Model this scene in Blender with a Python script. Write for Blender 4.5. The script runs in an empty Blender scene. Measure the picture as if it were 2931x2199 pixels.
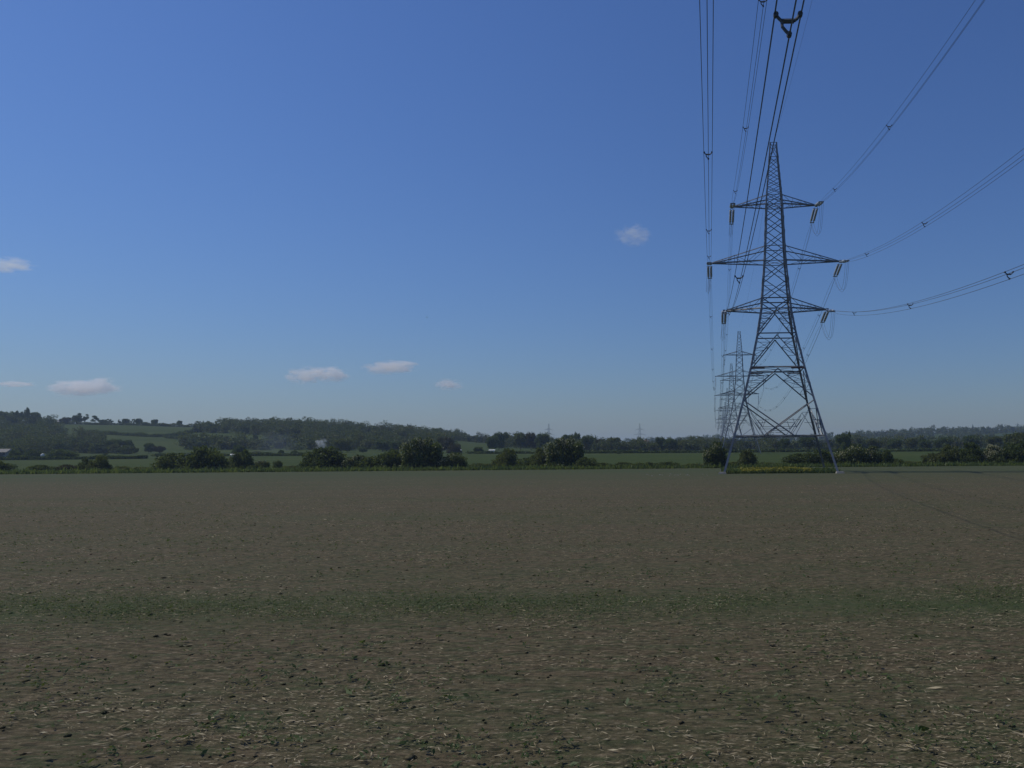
import bpy, math, random
import numpy as np
from mathutils import Vector, Matrix

# ------------------------------------------------------------------ camera, sky, sun, exposure
SC = bpy.context.scene
COL = SC.collection
F = 2280.0                      # focal length in photo pixels (photo 2931 x 2199)
PITCH = math.radians(4.2)
ROLL = math.radians(0.37)
PX0 = 2000.0                    # optical axis: the photo is a crop, its axis lies right of the frame centre
SHIFT = 20.0
EYE = 3.5
SUN_AZ = math.radians(-77)      # measured from +Y (view direction), negative = left
SUN_EL = math.radians(50)

cam_d = bpy.data.cameras.new('camera')
cam = bpy.data.objects.new('camera', cam_d); COL.objects.link(cam)
cam.location = (0, 0, EYE)
CAM_M = Matrix.Rotation(math.radians(90) + PITCH, 3, 'X') @ Matrix.Rotation(-ROLL, 3, 'Z')
cam.rotation_euler = CAM_M.to_euler()
cam_d.sensor_width = 36.0
cam_d.lens = 36.0 * F / 2931.0
cam_d.shift_y = SHIFT / 2931.0
cam_d.shift_x = (1465.5 - PX0) / 2931.0
cam_d.clip_start = 0.1
cam_d.clip_end = 40000
SC.camera = cam

world = bpy.data.worlds.new('World'); SC.world = world
world.use_nodes = True
wn = world.node_tree
bg = wn.nodes['Background']
sky = wn.nodes.new('ShaderNodeTexSky')
sky.sky_type = 'NISHITA'; sky.sun_disc = False
sky.sun_elevation = SUN_EL
sky.sun_rotation = SUN_AZ
sky.altitude = 50; sky.air_density = 1.5; sky.dust_density = 0.4; sky.ozone_density = 6.0
tint = wn.nodes.new('ShaderNodeMix'); tint.data_type = 'RGBA'; tint.blend_type = 'MULTIPLY'   # cool cast of the tinted carriage window
tint.inputs[0].default_value = 1.0; tint.inputs[7].default_value = (0.775, 0.99, 1.52, 1)
wn.links.new(sky.outputs[0], tint.inputs[6])
wn.links.new(tint.outputs[2], bg.inputs[0])
bg.inputs[1].default_value = 0.076

sun_d = bpy.data.lights.new('sun', 'SUN')
sun_d.energy = 4.0; sun_d.angle = math.radians(0.53); sun_d.color = (1.0, 0.95, 0.82)
sun = bpy.data.objects.new('sun', sun_d); COL.objects.link(sun)
sdir = Vector((math.sin(SUN_AZ) * math.cos(SUN_EL), math.cos(SUN_AZ) * math.cos(SUN_EL), math.sin(SUN_EL)))
sun.rotation_euler = sdir.to_track_quat('Z', 'Y').to_euler()
sun.location = (0, 0, 60)

SC.view_settings.view_transform = 'Standard'
SC.view_settings.look = 'None'
SC.view_settings.exposure = -0.62
SC.view_settings.gamma = 1.0
SC.view_settings.use_curve_mapping = False
SC.cycles.use_denoising = True
SC.cycles.volume_bounces = 5
SC.cycles.max_bounces = 8
SC.cycles.transparent_max_bounces = 12

# ------------------------------------------------------------------ helpers
rng = np.random.default_rng(7)
random.seed(7)

def ray(px, py):
    return CAM_M @ Vector(((px - PX0) / F, (-(py - 1099.5) + SHIFT) / F, -1.0))
def at(px, py, depth):
    """photo pixel + distance along world Y -> world point"""
    d = ray(px, py)
    return Vector((0, 0, EYE)) + d * (depth / d.y)
def hrow(px): return 1287 + (2226 - px) * math.tan(ROLL)     # photo row of eye level
def xat(px, depth):
    return at(px, hrow(px) + 20, depth).x
def gdepth(px, py):
    d = ray(px, py)
    return -EYE * d.y / d.z

def fastmesh(name, V, Fc, smooth=False):
    V = np.asarray(V, dtype=np.float32); Fc = np.asarray(Fc, dtype=np.int32)
    me = bpy.data.meshes.new(name)
    n, k = Fc.shape
    me.vertices.add(len(V)); me.vertices.foreach_set('co', V.ravel())
    me.loops.add(n * k); me.loops.foreach_set('vertex_index', Fc.ravel())
    me.polygons.add(n)
    me.polygons.foreach_set('loop_start', np.arange(0, n * k, k, dtype=np.int32))
    me.polygons.foreach_set('loop_total', np.full(n, k, dtype=np.int32))
    if smooth:
        me.polygons.foreach_set('use_smooth', np.ones(n, dtype=bool))
    me.update(calc_edges=True); me.validate()
    return me

def link(name, me, mat=None, parent=None, loc=None):
    o = bpy.data.objects.new(name, me); COL.objects.link(o)
    if mat is not None and me is not None and not me.materials:
        me.materials.append(mat)
    if parent is not None: o.parent = parent
    if loc is not None: o.location = loc
    return o

def tag(o, label=None, cat=None, group=None, kind=None):
    if label: o['label'] = label
    if cat: o['category'] = cat
    if group: o['group'] = group
    if kind: o['kind'] = kind
    return o

def empty(name, loc=(0, 0, 0), rz=0.0):
    o = bpy.data.objects.new(name, None); COL.objects.link(o)
    o.location = loc; o.rotation_euler = (0, 0, rz); o.empty_display_size = 0.5
    return o

class MB:
    """collects polygons for one mesh"""
    def __init__(s): s.v = []; s.f = []
    def bar(s, a, b, w, w2=None):
        a = Vector(a); b = Vector(b); d = (b - a)
        if d.length < 1e-6: return s
        d.normalize()
        up = Vector((0, 0, 1)) if abs(d.z) < 0.95 else Vector((0, 1, 0))
        x = d.cross(up).normalized(); y = x.cross(d).normalized()
        w2 = w if w2 is None else w2
        n = len(s.v)
        for p in (a, b):
            for i, j in ((-1, -1), (1, -1), (1, 1), (-1, 1)):
                s.v.append(p + x * (i * w / 2) + y * (j * w2 / 2))
        s.f += [(n, n+1, n+5, n+4), (n+1, n+2, n+6, n+5), (n+2, n+3, n+7, n+6), (n+3, n, n+4, n+7), (n+3, n+2, n+1, n), (n+4, n+5, n+6, n+7)]
        return s
    def angle(s, a, b, w, inward):
        """steel L-angle from a to b, flanges turned to 'inward' point"""
        a = Vector(a); b = Vector(b); d = (b - a).normalized()
        iv = Vector(inward) - a; iv -= d * iv.dot(d); iv.normalize()
        q = d.cross(iv).normalized()
        e1 = (iv + q).normalized(); e2 = (iv - q).normalized()
        t = w * 0.16; n = len(s.v)
        prof = [(0, 0), (w, 0), (w, t), (t, t), (t, w), (0, w)]
        for p in (a, b):
            for i, j in prof: s.v.append(p + e1 * i + e2 * j)
        for k in range(6):
            s.f.append((n+k, n+(k+1) % 6, n+6+(k+1) % 6, n+6+k))
        s.f += [(n, n+3, n+2, n+1), (n, n+5, n+4, n+3), (n+6, n+7, n+8, n+9), (n+6, n+9, n+10, n+11)]
        return s
    def box(s, c, sz, taper=1.0):
        c = Vector(c); n = len(s.v); x, y, z = sz[0]/2, sz[1]/2, sz[2]
        for zz, k in ((0, 1.0), (z, taper)):
            for i, j in ((-1, -1), (1, -1), (1, 1), (-1, 1)): s.v.append(c + Vector((i*x*k, j*y*k, zz)))
        s.f += [(n, n+1, n+5, n+4), (n+1, n+2, n+6, n+5), (n+2, n+3, n+7, n+6), (n+3, n, n+4, n+7), (n+3, n+2, n+1, n), (n+4, n+5, n+6, n+7)]
        return s
    def tube(s, pts, r, sides=5):
        pts = [Vector(p) for p in pts]; n = len(s.v); m = len(pts)
        for i, p in enumerate(pts):
            d = (pts[min(i+1, m-1)] - pts[max(i-1, 0)]).normalized()
            up = Vector((0, 0, 1)) if abs(d.z) < 0.9 else Vector((1, 0, 0))
            x = d.cross(up).normalized(); y = x.cross(d)
            rr = r[i] if isinstance(r, (list, tuple)) else r
            for k in range(sides):
                a = 2 * math.pi * k / sides
                s.v.append(p + x * (math.cos(a) * rr) + y * (math.sin(a) * rr))
        for i in range(m - 1):
            for k in range(sides):
                k2 = (k + 1) % sides
                s.f.append((n+i*sides+k, n+i*sides+k2, n+(i+1)*sides+k2, n+(i+1)*sides+k))
        s.f.append(tuple(n + k for k in range(sides))[::-1])
        s.f.append(tuple(n + (m-1)*sides + k for k in range(sides)))
        return s
    def mesh(s, name):
        me = bpy.data.meshes.new(name); me.from_pydata([tuple(v) for v in s.v], [], s.f); me.update(); return me
    def build(s, name, mat, parent=None, loc=None):
        return link(name, s.mesh(name), mat, parent, loc)

# value noise (numpy)
def _hash(ix, iy, seed):
    h = (ix.astype(np.int64) * 374761393 + iy.astype(np.int64) * 668265263 + seed * 1442695041) & 0x7fffffff
    h = ((h ^ (h >> 13)) * 1274126177) & 0x7fffffff
    return ((h ^ (h >> 16)) & 0xffff) / 65535.0
def vnoise(x, y, seed=0):
    ix = np.floor(x); iy = np.floor(y); fx = x - ix; fy = y - iy
    fx = fx*fx*(3-2*fx); fy = fy*fy*(3-2*fy)
    a = _hash(ix, iy, seed); b = _hash(ix+1, iy, seed); c = _hash(ix, iy+1, seed); d = _hash(ix+1, iy+1, seed)
    return (a*(1-fx)+b*fx)*(1-fy) + (c*(1-fx)+d*fx)*fy
def fbm(x, y, seed=0, o=4):
    t = 0; a = 1; s = 0
    for k in range(o):
        t = t + a*(vnoise(x*2**k, y*2**k, seed+k)-0.5); s += a; a *= 0.55
    return t/s

# ------------------------------------------------------------------ materials
def newmat(name):
    m = bpy.data.materials.new(name); m.use_nodes = True
    nt = m.node_tree; nt.nodes.clear()
    out = nt.nodes.new('ShaderNodeOutputMaterial')
    return m, nt, out
def N(nt, t, **kw):
    n = nt.nodes.new('ShaderNode' + t)
    for k, v in kw.items(): setattr(n, k, v)
    return n
def ramp(nt, fac, stops):
    r = N(nt, 'ValToRGB'); e = r.color_ramp.elements
    while len(e) < len(stops): e.new(0.5)
    for el, (p, c) in zip(e, stops): el.position = p; el.color = (c[0], c[1], c[2], 1)
    nt.links.new(fac, r.inputs[0]); return r.outputs[0]
def noise(nt, vec, scale, detail=4, rough=0.55):
    n = N(nt, 'TexNoise'); n.inputs['Scale'].default_value = scale; n.inputs['Detail'].default_value = detail
    n.inputs['Roughness'].default_value = rough
    if vec is not None: nt.links.new(vec, n.inputs['Vector'])
    return n.outputs[0]
def mix(nt, fac, a, b, mode='MIX'):
    m = N(nt, 'Mix', data_type='RGBA', blend_type=mode)
    for sock, v in ((m.inputs[0], fac), (m.inputs[6], a), (m.inputs[7], b)):
        if isinstance(v, (int, float)): sock.default_value = v
        elif isinstance(v, tuple): sock.default_value = (v[0], v[1], v[2], 1)
        else: nt.links.new(v, sock)
    return m.outputs[2]
def math_n(nt, op, a, b=0.0, clamp=False):
    m = N(nt, 'Math', operation=op, use_clamp=clamp)
    for sock, v in ((m.inputs[0], a), (m.inputs[1], b)):
        if isinstance(v, (int, float)): sock.default_value = v
        else: nt.links.new(v, sock)
    return m.outputs[0]

def leaf_mat(name, dark, mid, light, transl=0.3, patch=None):
    m, nt, out = newmat(name)
    geo = N(nt, 'NewGeometry'); oi = N(nt, 'ObjectInfo'); tc = N(nt, 'TexCoord')
    big = noise(nt, tc.outputs['Object'], 0.35, 2)
    f = math_n(nt, 'ADD', math_n(nt, 'MULTIPLY', geo.outputs['Random Per Island'], 0.45), math_n(nt, 'MULTIPLY', big, 0.6))
    f = math_n(nt, 'ADD', f, math_n(nt, 'MULTIPLY', math_n(nt, 'SUBTRACT', oi.outputs['Random'], 0.5), 0.25), clamp=True)
    c = ramp(nt, f, [(0.15, dark), (0.5, mid), (0.9, light)])
    if patch:      # neighbouring trees of other kinds: browner, yellower, darker
        p1 = noise(nt, tc.outputs['Object'], 0.085, 2, 0.6); p2 = noise(nt, tc.outputs['Object'], 0.11, 2, 0.6)
        sh = N(nt, 'VectorMath', operation='ADD'); nt.links.new(tc.outputs['Object'], sh.inputs[0]); sh.inputs[1].default_value = (300, 70, 20)
        p2 = noise(nt, sh.outputs[0], 0.075, 2, 0.6)
        c = mix(nt, ramp(nt, p1, [(0.50, (0, 0, 0)), (0.60, (0.7, 0.7, 0.7))]), c, patch[0])
        c = mix(nt, ramp(nt, p2, [(0.50, (0, 0, 0)), (0.60, (0.8, 0.8, 0.8))]), c, patch[1])
    d = N(nt, 'BsdfDiffuse'); t = N(nt, 'BsdfTranslucent'); g = N(nt, 'BsdfGlossy'); g.inputs['Roughness'].default_value = 0.5
    nt.links.new(c, d.inputs[0]); nt.links.new(mix(nt, 0.5, c, (0.16, 0.2, 0.03)), t.inputs[0])
    ms = N(nt, 'MixShader'); ms.inputs[0].default_value = transl
    nt.links.new(d.outputs[0], ms.inputs[1]); nt.links.new(t.outputs[0], ms.inputs[2])
    g.inputs[0].default_value = (0.5, 0.55, 0.5, 1)
    ms2 = N(nt, 'MixShader'); ms2.inputs[0].default_value = 0.03
    nt.links.new(ms.outputs[0], ms2.inputs[1]); nt.links.new(g.outputs[0], ms2.inputs[2])
    nt.links.new(ms2.outputs[0], out.inputs[0])
    return m

def plain_mat(name, col, rough=0.7, metal=0.0, var=0.25, scale=3.0, spec=0.3):
    m, nt, out = newmat(name)
    tc = N(nt, 'TexCoord')
    n = noise(nt, tc.outputs['Object'], scale, 5)
    c = ramp(nt, n, [(0.25, tuple(x*(1-var) for x in col)), (0.75, tuple(min(1, x*(1+var)) for x in col))])
    b = N(nt, 'BsdfPrincipled'); nt.links.new(c, b.inputs['Base Color'])
    b.inputs['Roughness'].default_value = rough; b.inputs['Metallic'].default_value = metal
    b.inputs['Specular IOR Level'].default_value = spec
    nt.links.new(b.outputs[0], out.inputs[0])
    return m

M = {}
M['leaf_hedge'] = leaf_mat('hedge leaves', (0.024, 0.038, 0.012), (0.052, 0.074, 0.021), (0.130, 0.142, 0.038), 0.42)
M['leaf_olive'] = leaf_mat('olive leaves', (0.050, 0.060, 0.018), (0.095, 0.108, 0.030), (0.155, 0.152, 0.052), 0.42)
M['leaf_tree'] = leaf_mat('tree leaves', (0.032, 0.054, 0.017), (0.060, 0.090, 0.026), (0.110, 0.135, 0.040), 0.35)
M['leaf_brown'] = leaf_mat('copper leaves', (0.040, 0.030, 0.022), (0.065, 0.046, 0.032), (0.10, 0.075, 0.045), 0.25)
M['leaf_wood'] = leaf_mat('woodland leaves', (0.036, 0.052, 0.019), (0.068, 0.090, 0.032), (0.120, 0.132, 0.048), 0.3, ((0.085, 0.066, 0.042), (0.105, 0.118, 0.034)))
M['blossom'] = leaf_mat('hawthorn blossom', (0.26, 0.25, 0.14), (0.45, 0.42, 0.26), (0.68, 0.64, 0.46), 0.35)
M['bark'] = plain_mat('bark', (0.06, 0.048, 0.038), 0.95)
M['steel'] = plain_mat('galvanised steel', (0.19, 0.20, 0.215), 0.55, 0.35, 0.3, 0.8)
M['steel_far'] = plain_mat('weathered steel', (0.19, 0.20, 0.215), 0.7, 0.1, 0.2, 0.5)
M['rust'] = plain_mat('rust-brown steel', (0.16, 0.07, 0.05), 0.85, 0.0, 0.35, 1.5)
M['alloy'] = plain_mat('aluminium conductor', (0.10, 0.105, 0.115), 0.6, 0.3, 0.2, 0.6)
M['glass'] = plain_mat('grey glass insulator', (0.34, 0.39, 0.45), 0.45, 0.0, 0.2, 4.0, 0.5)
M['concrete'] = plain_mat('concrete', (0.27, 0.25, 0.22), 0.9, 0.0, 0.25, 2.0)
M['white'] = plain_mat('white render', (0.75, 0.74, 0.70), 0.8, 0.0, 0.1, 0.6)
M['brick'] = plain_mat('brick', (0.30, 0.15, 0.10), 0.9, 0.0, 0.25, 1.5)
M['roof'] = plain_mat('grey roof', (0.17, 0.17, 0.19), 0.7, 0.0, 0.2, 1.0)
M['roof_red'] = plain_mat('tile roof', (0.34, 0.20, 0.14), 0.85, 0.0, 0.25, 1.0)
M['pane'] = plain_mat('window pane', (0.03, 0.035, 0.04), 0.15, 0.0, 0.1, 1.0, 0.5)
M['bird'] = plain_mat('dark plumage', (0.03, 0.03, 0.035), 0.9)
M['straw'] = leaf_mat('straw', (0.17, 0.135, 0.08), (0.29, 0.235, 0.14), (0.54, 0.45, 0.30), 0.1)
M['seedling'] = leaf_mat('seedling leaves', (0.035, 0.056, 0.020), (0.052, 0.082, 0.028), (0.085, 0.115, 0.038), 0.35)
M['grass'] = leaf_mat('rough grass', (0.070, 0.098, 0.026), (0.105, 0.140, 0.036), (0.16, 0.185, 0.055), 0.45)
M['yellow'] = leaf_mat('yellow petals', (0.20, 0.17, 0.02), (0.34, 0.28, 0.025), (0.48, 0.40, 0.04), 0.35)

def soil_mat():
    m, nt, out = newmat('dry ploughed soil')
    geo = N(nt, 'NewGeometry'); pos = geo.outputs['Position']
    sep = N(nt, 'SeparateXYZ'); nt.links.new(pos, sep.inputs[0])
    fine = noise(nt, pos, 14.0, 8, 0.7)
    mid = noise(nt, pos, 1.3, 5, 0.6)
    st = N(nt, 'Mapping'); st.inputs['Scale'].default_value = (0.035, 0.16, 0.1); nt.links.new(pos, st.inputs[0])
    low = noise(nt, st.outputs[0], 1.0, 5, 0.55)
    base = ramp(nt, fine, [(0.28, (0.054, 0.043, 0.023)), (0.5, (0.094, 0.077, 0.042)), (0.72, (0.150, 0.127, 0.073))])
    base = mix(nt, 0.5, base, ramp(nt, mid, [(0.3, (0.070, 0.058, 0.032)), (0.7, (0.130, 0.110, 0.061))]))
    pm = N(nt, 'Mapping'); pm.inputs['Scale'].default_value = (1.6, 4.5, 3.0); nt.links.new(pos, pm.inputs[0])
    p1 = noise(nt, pm.outputs[0], 1.0, 5, 0.7)
    pm2 = N(nt, 'Mapping'); pm2.inputs['Scale'].default_value = (1.1, 3.5, 3.0); pm2.inputs['Location'].default_value = (31, 7, 0); nt.links.new(pos, pm2.inputs[0])
    p2 = noise(nt, pm2.outputs[0], 1.0, 5, 0.7)
    pm3 = N(nt, 'Mapping'); pm3.inputs['Scale'].default_value = (4.0, 11.0, 6.0); nt.links.new(pos, pm3.inputs[0])
    p3 = noise(nt, pm3.outputs[0], 1.0, 6, 0.75)
    base = mix(nt, ramp(nt, p1, [(0.47, (0, 0, 0)), (0.60, (0.85, 0.85, 0.85))]), base, (0.120, 0.088, 0.053))
    base = mix(nt, ramp(nt, p2, [(0.49, (0, 0, 0)), (0.62, (0.8, 0.8, 0.8))]), base, (0.052, 0.066, 0.028))
    base = mix(nt, ramp(nt, p3, [(0.37, (0.9, 0.9, 0.9)), (0.51, (0, 0, 0))]), base, (0.022, 0.021, 0.012))
    base = mix(nt, ramp(nt, p3, [(0.55, (0, 0, 0)), (0.70, (0.8, 0.8, 0.8))]), base, (0.24, 0.19, 0.125))
    # straw flecks trodden into the soil
    vo = N(nt, 'TexVoronoi'); vo.inputs['Scale'].default_value = 7.0
    mp = N(nt, 'Mapping'); mp.inputs['Scale'].default_value = (0.55, 1.0, 1.0); mp.inputs['Rotation'].default_value = (0, 0, 0.3)
    nt.links.new(pos, mp.inputs[0]); nt.links.new(mp.outputs[0], vo.inputs['Vector'])
    fl = ramp(nt, vo.outputs['Distance'], [(0.10, (1, 1, 1)), (0.22, (0, 0, 0))])
    base = mix(nt, math_n(nt, 'MULTIPLY', fl, 0.5), base, (0.28, 0.23, 0.155))
    # thin green flush: patchy, more of it towards the hedge and in one drilled strip
    far = N(nt, 'MapRange'); far.inputs['From Min'].default_value = 70; far.inputs['From Max'].default_value = 125
    far.inputs['To Min'].default_value = 0.0; far.inputs['To Max'].default_value = 0.62
    nt.links.new(sep.outputs['Y'], far.inputs['Value'])
    yy = math_n(nt, 'ADD', sep.outputs['Y'], math_n(nt, 'MULTIPLY', math_n(nt, 'SUBTRACT', low, 0.5), 4.0))
    strip = math_n(nt, 'SUBTRACT', 1.0, math_n(nt, 'DIVIDE', math_n(nt, 'ABSOLUTE', math_n(nt, 'SUBTRACT', yy, 18.4)), 2.6), clamp=True)
    strip = math_n(nt, 'MULTIPLY', strip, math_n(nt, 'ADD', 0.15, mid))
    gfac = math_n(nt, 'ADD', ramp(nt, low, [(0.46, (0, 0, 0)), (0.76, (0.42, 0.42, 0.42))]), far.outputs[0])
    gfac = math_n(nt, 'ADD', gfac, math_n(nt, 'MULTIPLY', strip, 0.85), clamp=True)
    gfac = math_n(nt, 'MULTIPLY', gfac, math_n(nt, 'ADD', 0.45, fine), clamp=True)
    col = mix(nt, gfac, base, (0.050, 0.072, 0.028))
    b = N(nt, 'BsdfPrincipled'); b.inputs['Roughness'].default_value = 0.95; b.inputs['Specular IOR Level'].default_value = 0.1
    nt.links.new(col, b.inputs['Base Color'])
    bp = N(nt, 'Bump'); bp.inputs['Strength'].default_value = 0.6; bp.inputs['Distance'].default_value = 0.05
    nt.links.new(math_n(nt, 'ADD', fine, math_n(nt, 'MULTIPLY', mid, 1.5)), bp.inputs['Height'])
    nt.links.new(bp.outputs[0], b.inputs['Normal'])
    nt.links.new(b.outputs[0], out.inputs[0])
    return m
M['soil'] = soil_mat()

def meadow_mat():
    m, nt, out = newmat('meadow grass')
    geo = N(nt, 'NewGeometry'); pos = geo.outputs['Position']
    st = N(nt, 'Mapping'); st.inputs['Scale'].default_value = (0.008, 0.05, 0.02); nt.links.new(pos, st.inputs[0])
    low = noise(nt, st.outputs[0], 1.0, 5, 0.6)
    mid = noise(nt, pos, 0.25, 6, 0.65)
    c = mix(nt, 0.5, ramp(nt, low, [(0.3, (0.030, 0.049, 0.011)), (0.5, (0.048, 0.070, 0.014)), (0.7, (0.076, 0.090, 0.021))]),
            ramp(nt, mid, [(0.3, (0.025, 0.040, 0.010)), (0.7, (0.056, 0.073, 0.020))]))
    b = N(nt, 'BsdfPrincipled'); b.inputs['Roughness'].default_value = 0.95; b.inputs['Specular IOR Level'].default_value = 0.05
    nt.links.new(c, b.inputs['Base Color'])
    bp = N(nt, 'Bump'); bp.inputs['Strength'].default_value = 0.7; bp.inputs['Distance'].default_value = 0.4
    nt.links.new(mid, bp.inputs['Height']); nt.links.new(bp.outputs[0], b.inputs['Normal'])
    nt.links.new(b.outputs[0], out.inputs[0])
    return m
M['meadow'] = meadow_mat()

# ------------------------------------------------------------------ terrain
def sstep(a, b, x):
    t = np.clip((x - a) / (b - a), 0, 1); return t*t*(3-2*t)
def hedge_y(u):   # depth of the hedge that closes the field, by X/Y
    px = PX0 + F*u
    return np.interp(px, [-2500, 0, 900, 1650, 2400, 2931, 4500], [136, 141, 146, 150, 155, 157, 162])
def terrain(X, Y):
    X = np.asarray(X, float); Y = np.asarray(Y, float)
    q = PX0 + F * X / np.maximum(Y, 120)
    Hl = np.interp(q, [-4000, 0, 330, 600, 900, 1250, 1450, 1700, 1850, 3000, 6000], [33, 31, 29, 26.4, 23, 15, 9, 5, 4, 3.5, 3.5])
    Hr = np.interp(q, [-2000, 900, 1300, 1850, 2050, 2300, 2500, 2700, 2931, 6000], [6, 5, 4, 8, 12, 13, 21, 26, 27, 30])
    h = 3.0 * sstep(165, 420, Y) + (Hl - 3.0) * sstep(380, 720, Y) * (1 - 0.55*sstep(760, 1000, Y)) + Hr * sstep(850, 1450, Y)
    h = h + fbm(X/140, Y/140, 3, 3) * 3.0 * sstep(350, 600, Y)
    return h
def tz(x, y): return float(terrain(np.array([x]), np.array([y]))[0])

ys = np.concatenate([np.linspace(-400, 0, 6), np.linspace(40, 380, 24), np.linspace(400, 900, 60), np.linspace(930, 1700, 40), np.linspace(1900, 5000, 12)])
xs = np.concatenate([np.linspace(-4500, -1300, 12), np.linspace(-1200, 1400, 150), np.linspace(1500, 4500, 12)])
GX, GY = np.meshgrid(xs, ys)
GZ = terrain(GX, GY)
GZ = GZ - 0.22 * (1 - sstep(0, 1, (GY - hedge_y(GX/np.maximum(GY, 20)) + 14) / 14.0))
def gridmesh(name, X, Y, Z, smooth=True):
    r, c = X.shape
    idx = np.arange(r*c).reshape(r, c)
    Fc = np.stack([idx[:-1, :-1], idx[:-1, 1:], idx[1:, 1:], idx[1:, :-1]], -1).reshape(-1, 4)
    return fastmesh(name, np.stack([X, Y, Z], -1).reshape(-1, 3), Fc, smooth)
tag(link('ground', gridmesh('ground', GX, GY, GZ), M['meadow']), kind='structure')

# brown field: real clods and furrows, finest near the camera
U = np.linspace(-1.12, 0.68, 560)
T = np.linspace(0, 1, 380)
UU, TT = np.meshgrid(U, T)
YE = hedge_y(UU) - 3.0
FY = 4.5 * (YE/4.5) ** TT
FX = UU * FY
RELIEF = lambda x, y: (fbm(x*0.5, y*0.8, 11, 3)*0.06 + fbm(x*4, y*6, 21, 3)*0.028) * (1 - sstep(60, 110, y)) 
FZ = 0.01 + RELIEF(FX, FY)
tag(link('field', gridmesh('field', FX, FY, FZ), M['soil']), kind='structure')

# ------------------------------------------------------------------ scatter on the field
def quads(C, size, aspect, tilt, seed, along=0.0):
    """one leaf-like quad per centre, random heading; tilt 0 = flat on ground, 1 = any way"""
    r = np.random.default_rng(seed); n = len(C)
    a = r.uniform(0, 2*np.pi, n)
    if along: a = np.where(r.random(n) < along, r.normal(0, 0.3, n), a)
    el = r.uniform(-1, 1, n)*tilt*np.pi/2
    d = np.stack([np.cos(a)*np.cos(el), np.sin(a)*np.cos(el), np.sin(el)], 1)
    rv = r.normal(size=(n, 3)); rv[:, 2] += (1-tilt)*4
    s = np.cross(d, rv); s /= np.linalg.norm(s, axis=1, keepdims=True)+1e-9
    size = np.broadcast_to(size, (n,))[:, None]
    L = d*size*0.5; W = s*size*0.5*aspect
    V = np.stack([C-L, C-W*1.0+L*0.1, C+L, C+W*1.0+L*0.1], 1).reshape(-1, 3)
    return V, np.arange(4*n).reshape(n, 4)

def field_pts(n, y0, y1, seed, power=1.0):
    r = np.random.default_rng(seed)
    y = y0 + (y1-y0) * r.random(n)**power
    x = r.uniform(-0.98, 0.52, n) * (y+2)
    return x, y
# straw: lies in drifts
x, y = field_pts(380000, 6.5, 100, 31, 1.2)
den = fbm(x*0.35, y*0.9, 41, 4)
keep = np.random.default_rng(5).random(len(x)) < np.clip(0.33 + den*2.2, 0.04, 1)
x, y = x[keep], y[keep]
C = np.stack([x, y, 0.035 + RELIEF(x, y)], 1)
sz = np.random.default_rng(6).gamma(2.0, 0.020, len(x)) + 0.022
V, Fc = quads(C, sz, 0.15, 0.12, 61, 0.65)
tag(link('straw_litter', fastmesh('straw_litter', V, Fc), M['straw']), 'pale bits of straw and stubble strewn over the brown field', 'straw', kind='stuff')
# clods
x, y = field_pts(1800, 6.5, 40, 32, 1.4)
r = np.random.default_rng(9); n = len(x)
s = (r.gamma(2.0, 0.008, n)+0.008)[:, None, None]
octa = np.array([(1, 0, 0), (0, 1, 0), (-1, 0, 0), (0, -1, 0), (0, 0, 1), (0, 0, -1)], float)
P = octa[None]*s*(0.6+0.8*r.random((n, 6, 3))) * np.array([1.2, 1.2, 0.5])
ang = r.uniform(0, 6.28, n); ca, sa = np.cos(ang)[:, None], np.sin(ang)[:, None]
P = np.stack([P[..., 0]*ca-P[..., 1]*sa, P[..., 0]*sa+P[..., 1]*ca, P[..., 2]], -1)
P += np.stack([x, y, 0.02+RELIEF(x, y)], 1)[:, None, :]
tri = np.array([(0, 1, 4), (1, 2, 4), (2, 3, 4), (3, 0, 4), (1, 0, 5), (2, 1, 5), (3, 2, 5), (0, 3, 5)])
Fc = (tri[None] + (np.arange(n)*6)[:, None, None]).reshape(-1, 3)
tag(link('soil_clods', fastmesh('soil_clods', P.reshape(-1, 3), Fc), M['soil']), 'loose brown clods of dry soil on the field', 'soil', kind='stuff')
# seedlings
xa, ya = field_pts(22000, 6.5, 60, 33, 1.3)
dn = fbm(xa*0.5, ya*0.7, 51, 4)
k = np.random.default_rng(4).random(len(xa)) < np.clip(0.30 + dn*2.2, 0.03, 1)
xa, ya = xa[k], ya[k]
r = np.random.default_rng(44)
xb = r.uniform(-19, 9, 22000); yb = r.normal(18.3, 1.05, 22000) + fbm(xb*0.15, xb*0+2, 77, 3)*1.2
kb = r.random(22000) < np.clip(0.32 + fbm(xb*0.4, yb*0.5, 78, 3)*1.2, 0.05, 1)
xa = np.concatenate([xa, xb[kb]]); ya = np.concatenate([ya, yb[kb]])
nl = 5
X = np.repeat(xa, nl) + r.normal(0, 0.03, len(xa)*nl); Y = np.repeat(ya, nl) + r.normal(0, 0.03, len(xa)*nl)
Z = 0.055 + RELIEF(X, Y) + r.uniform(0, 0.05, len(X))
V, Fc = quads(np.stack([X, Y, Z], 1), (r.gamma(3, 0.013, len(X))+0.018)*np.where(np.abs(Y-18.3) < 3.2, 0.62, 1.0), 0.42, 0.4, 62)
tag(link('seedlings', fastmesh('seedlings', V, Fc), M['seedling']), 'sparse green crop seedlings sprouting across the brown field', 'seedlings', kind='stuff')

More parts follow.
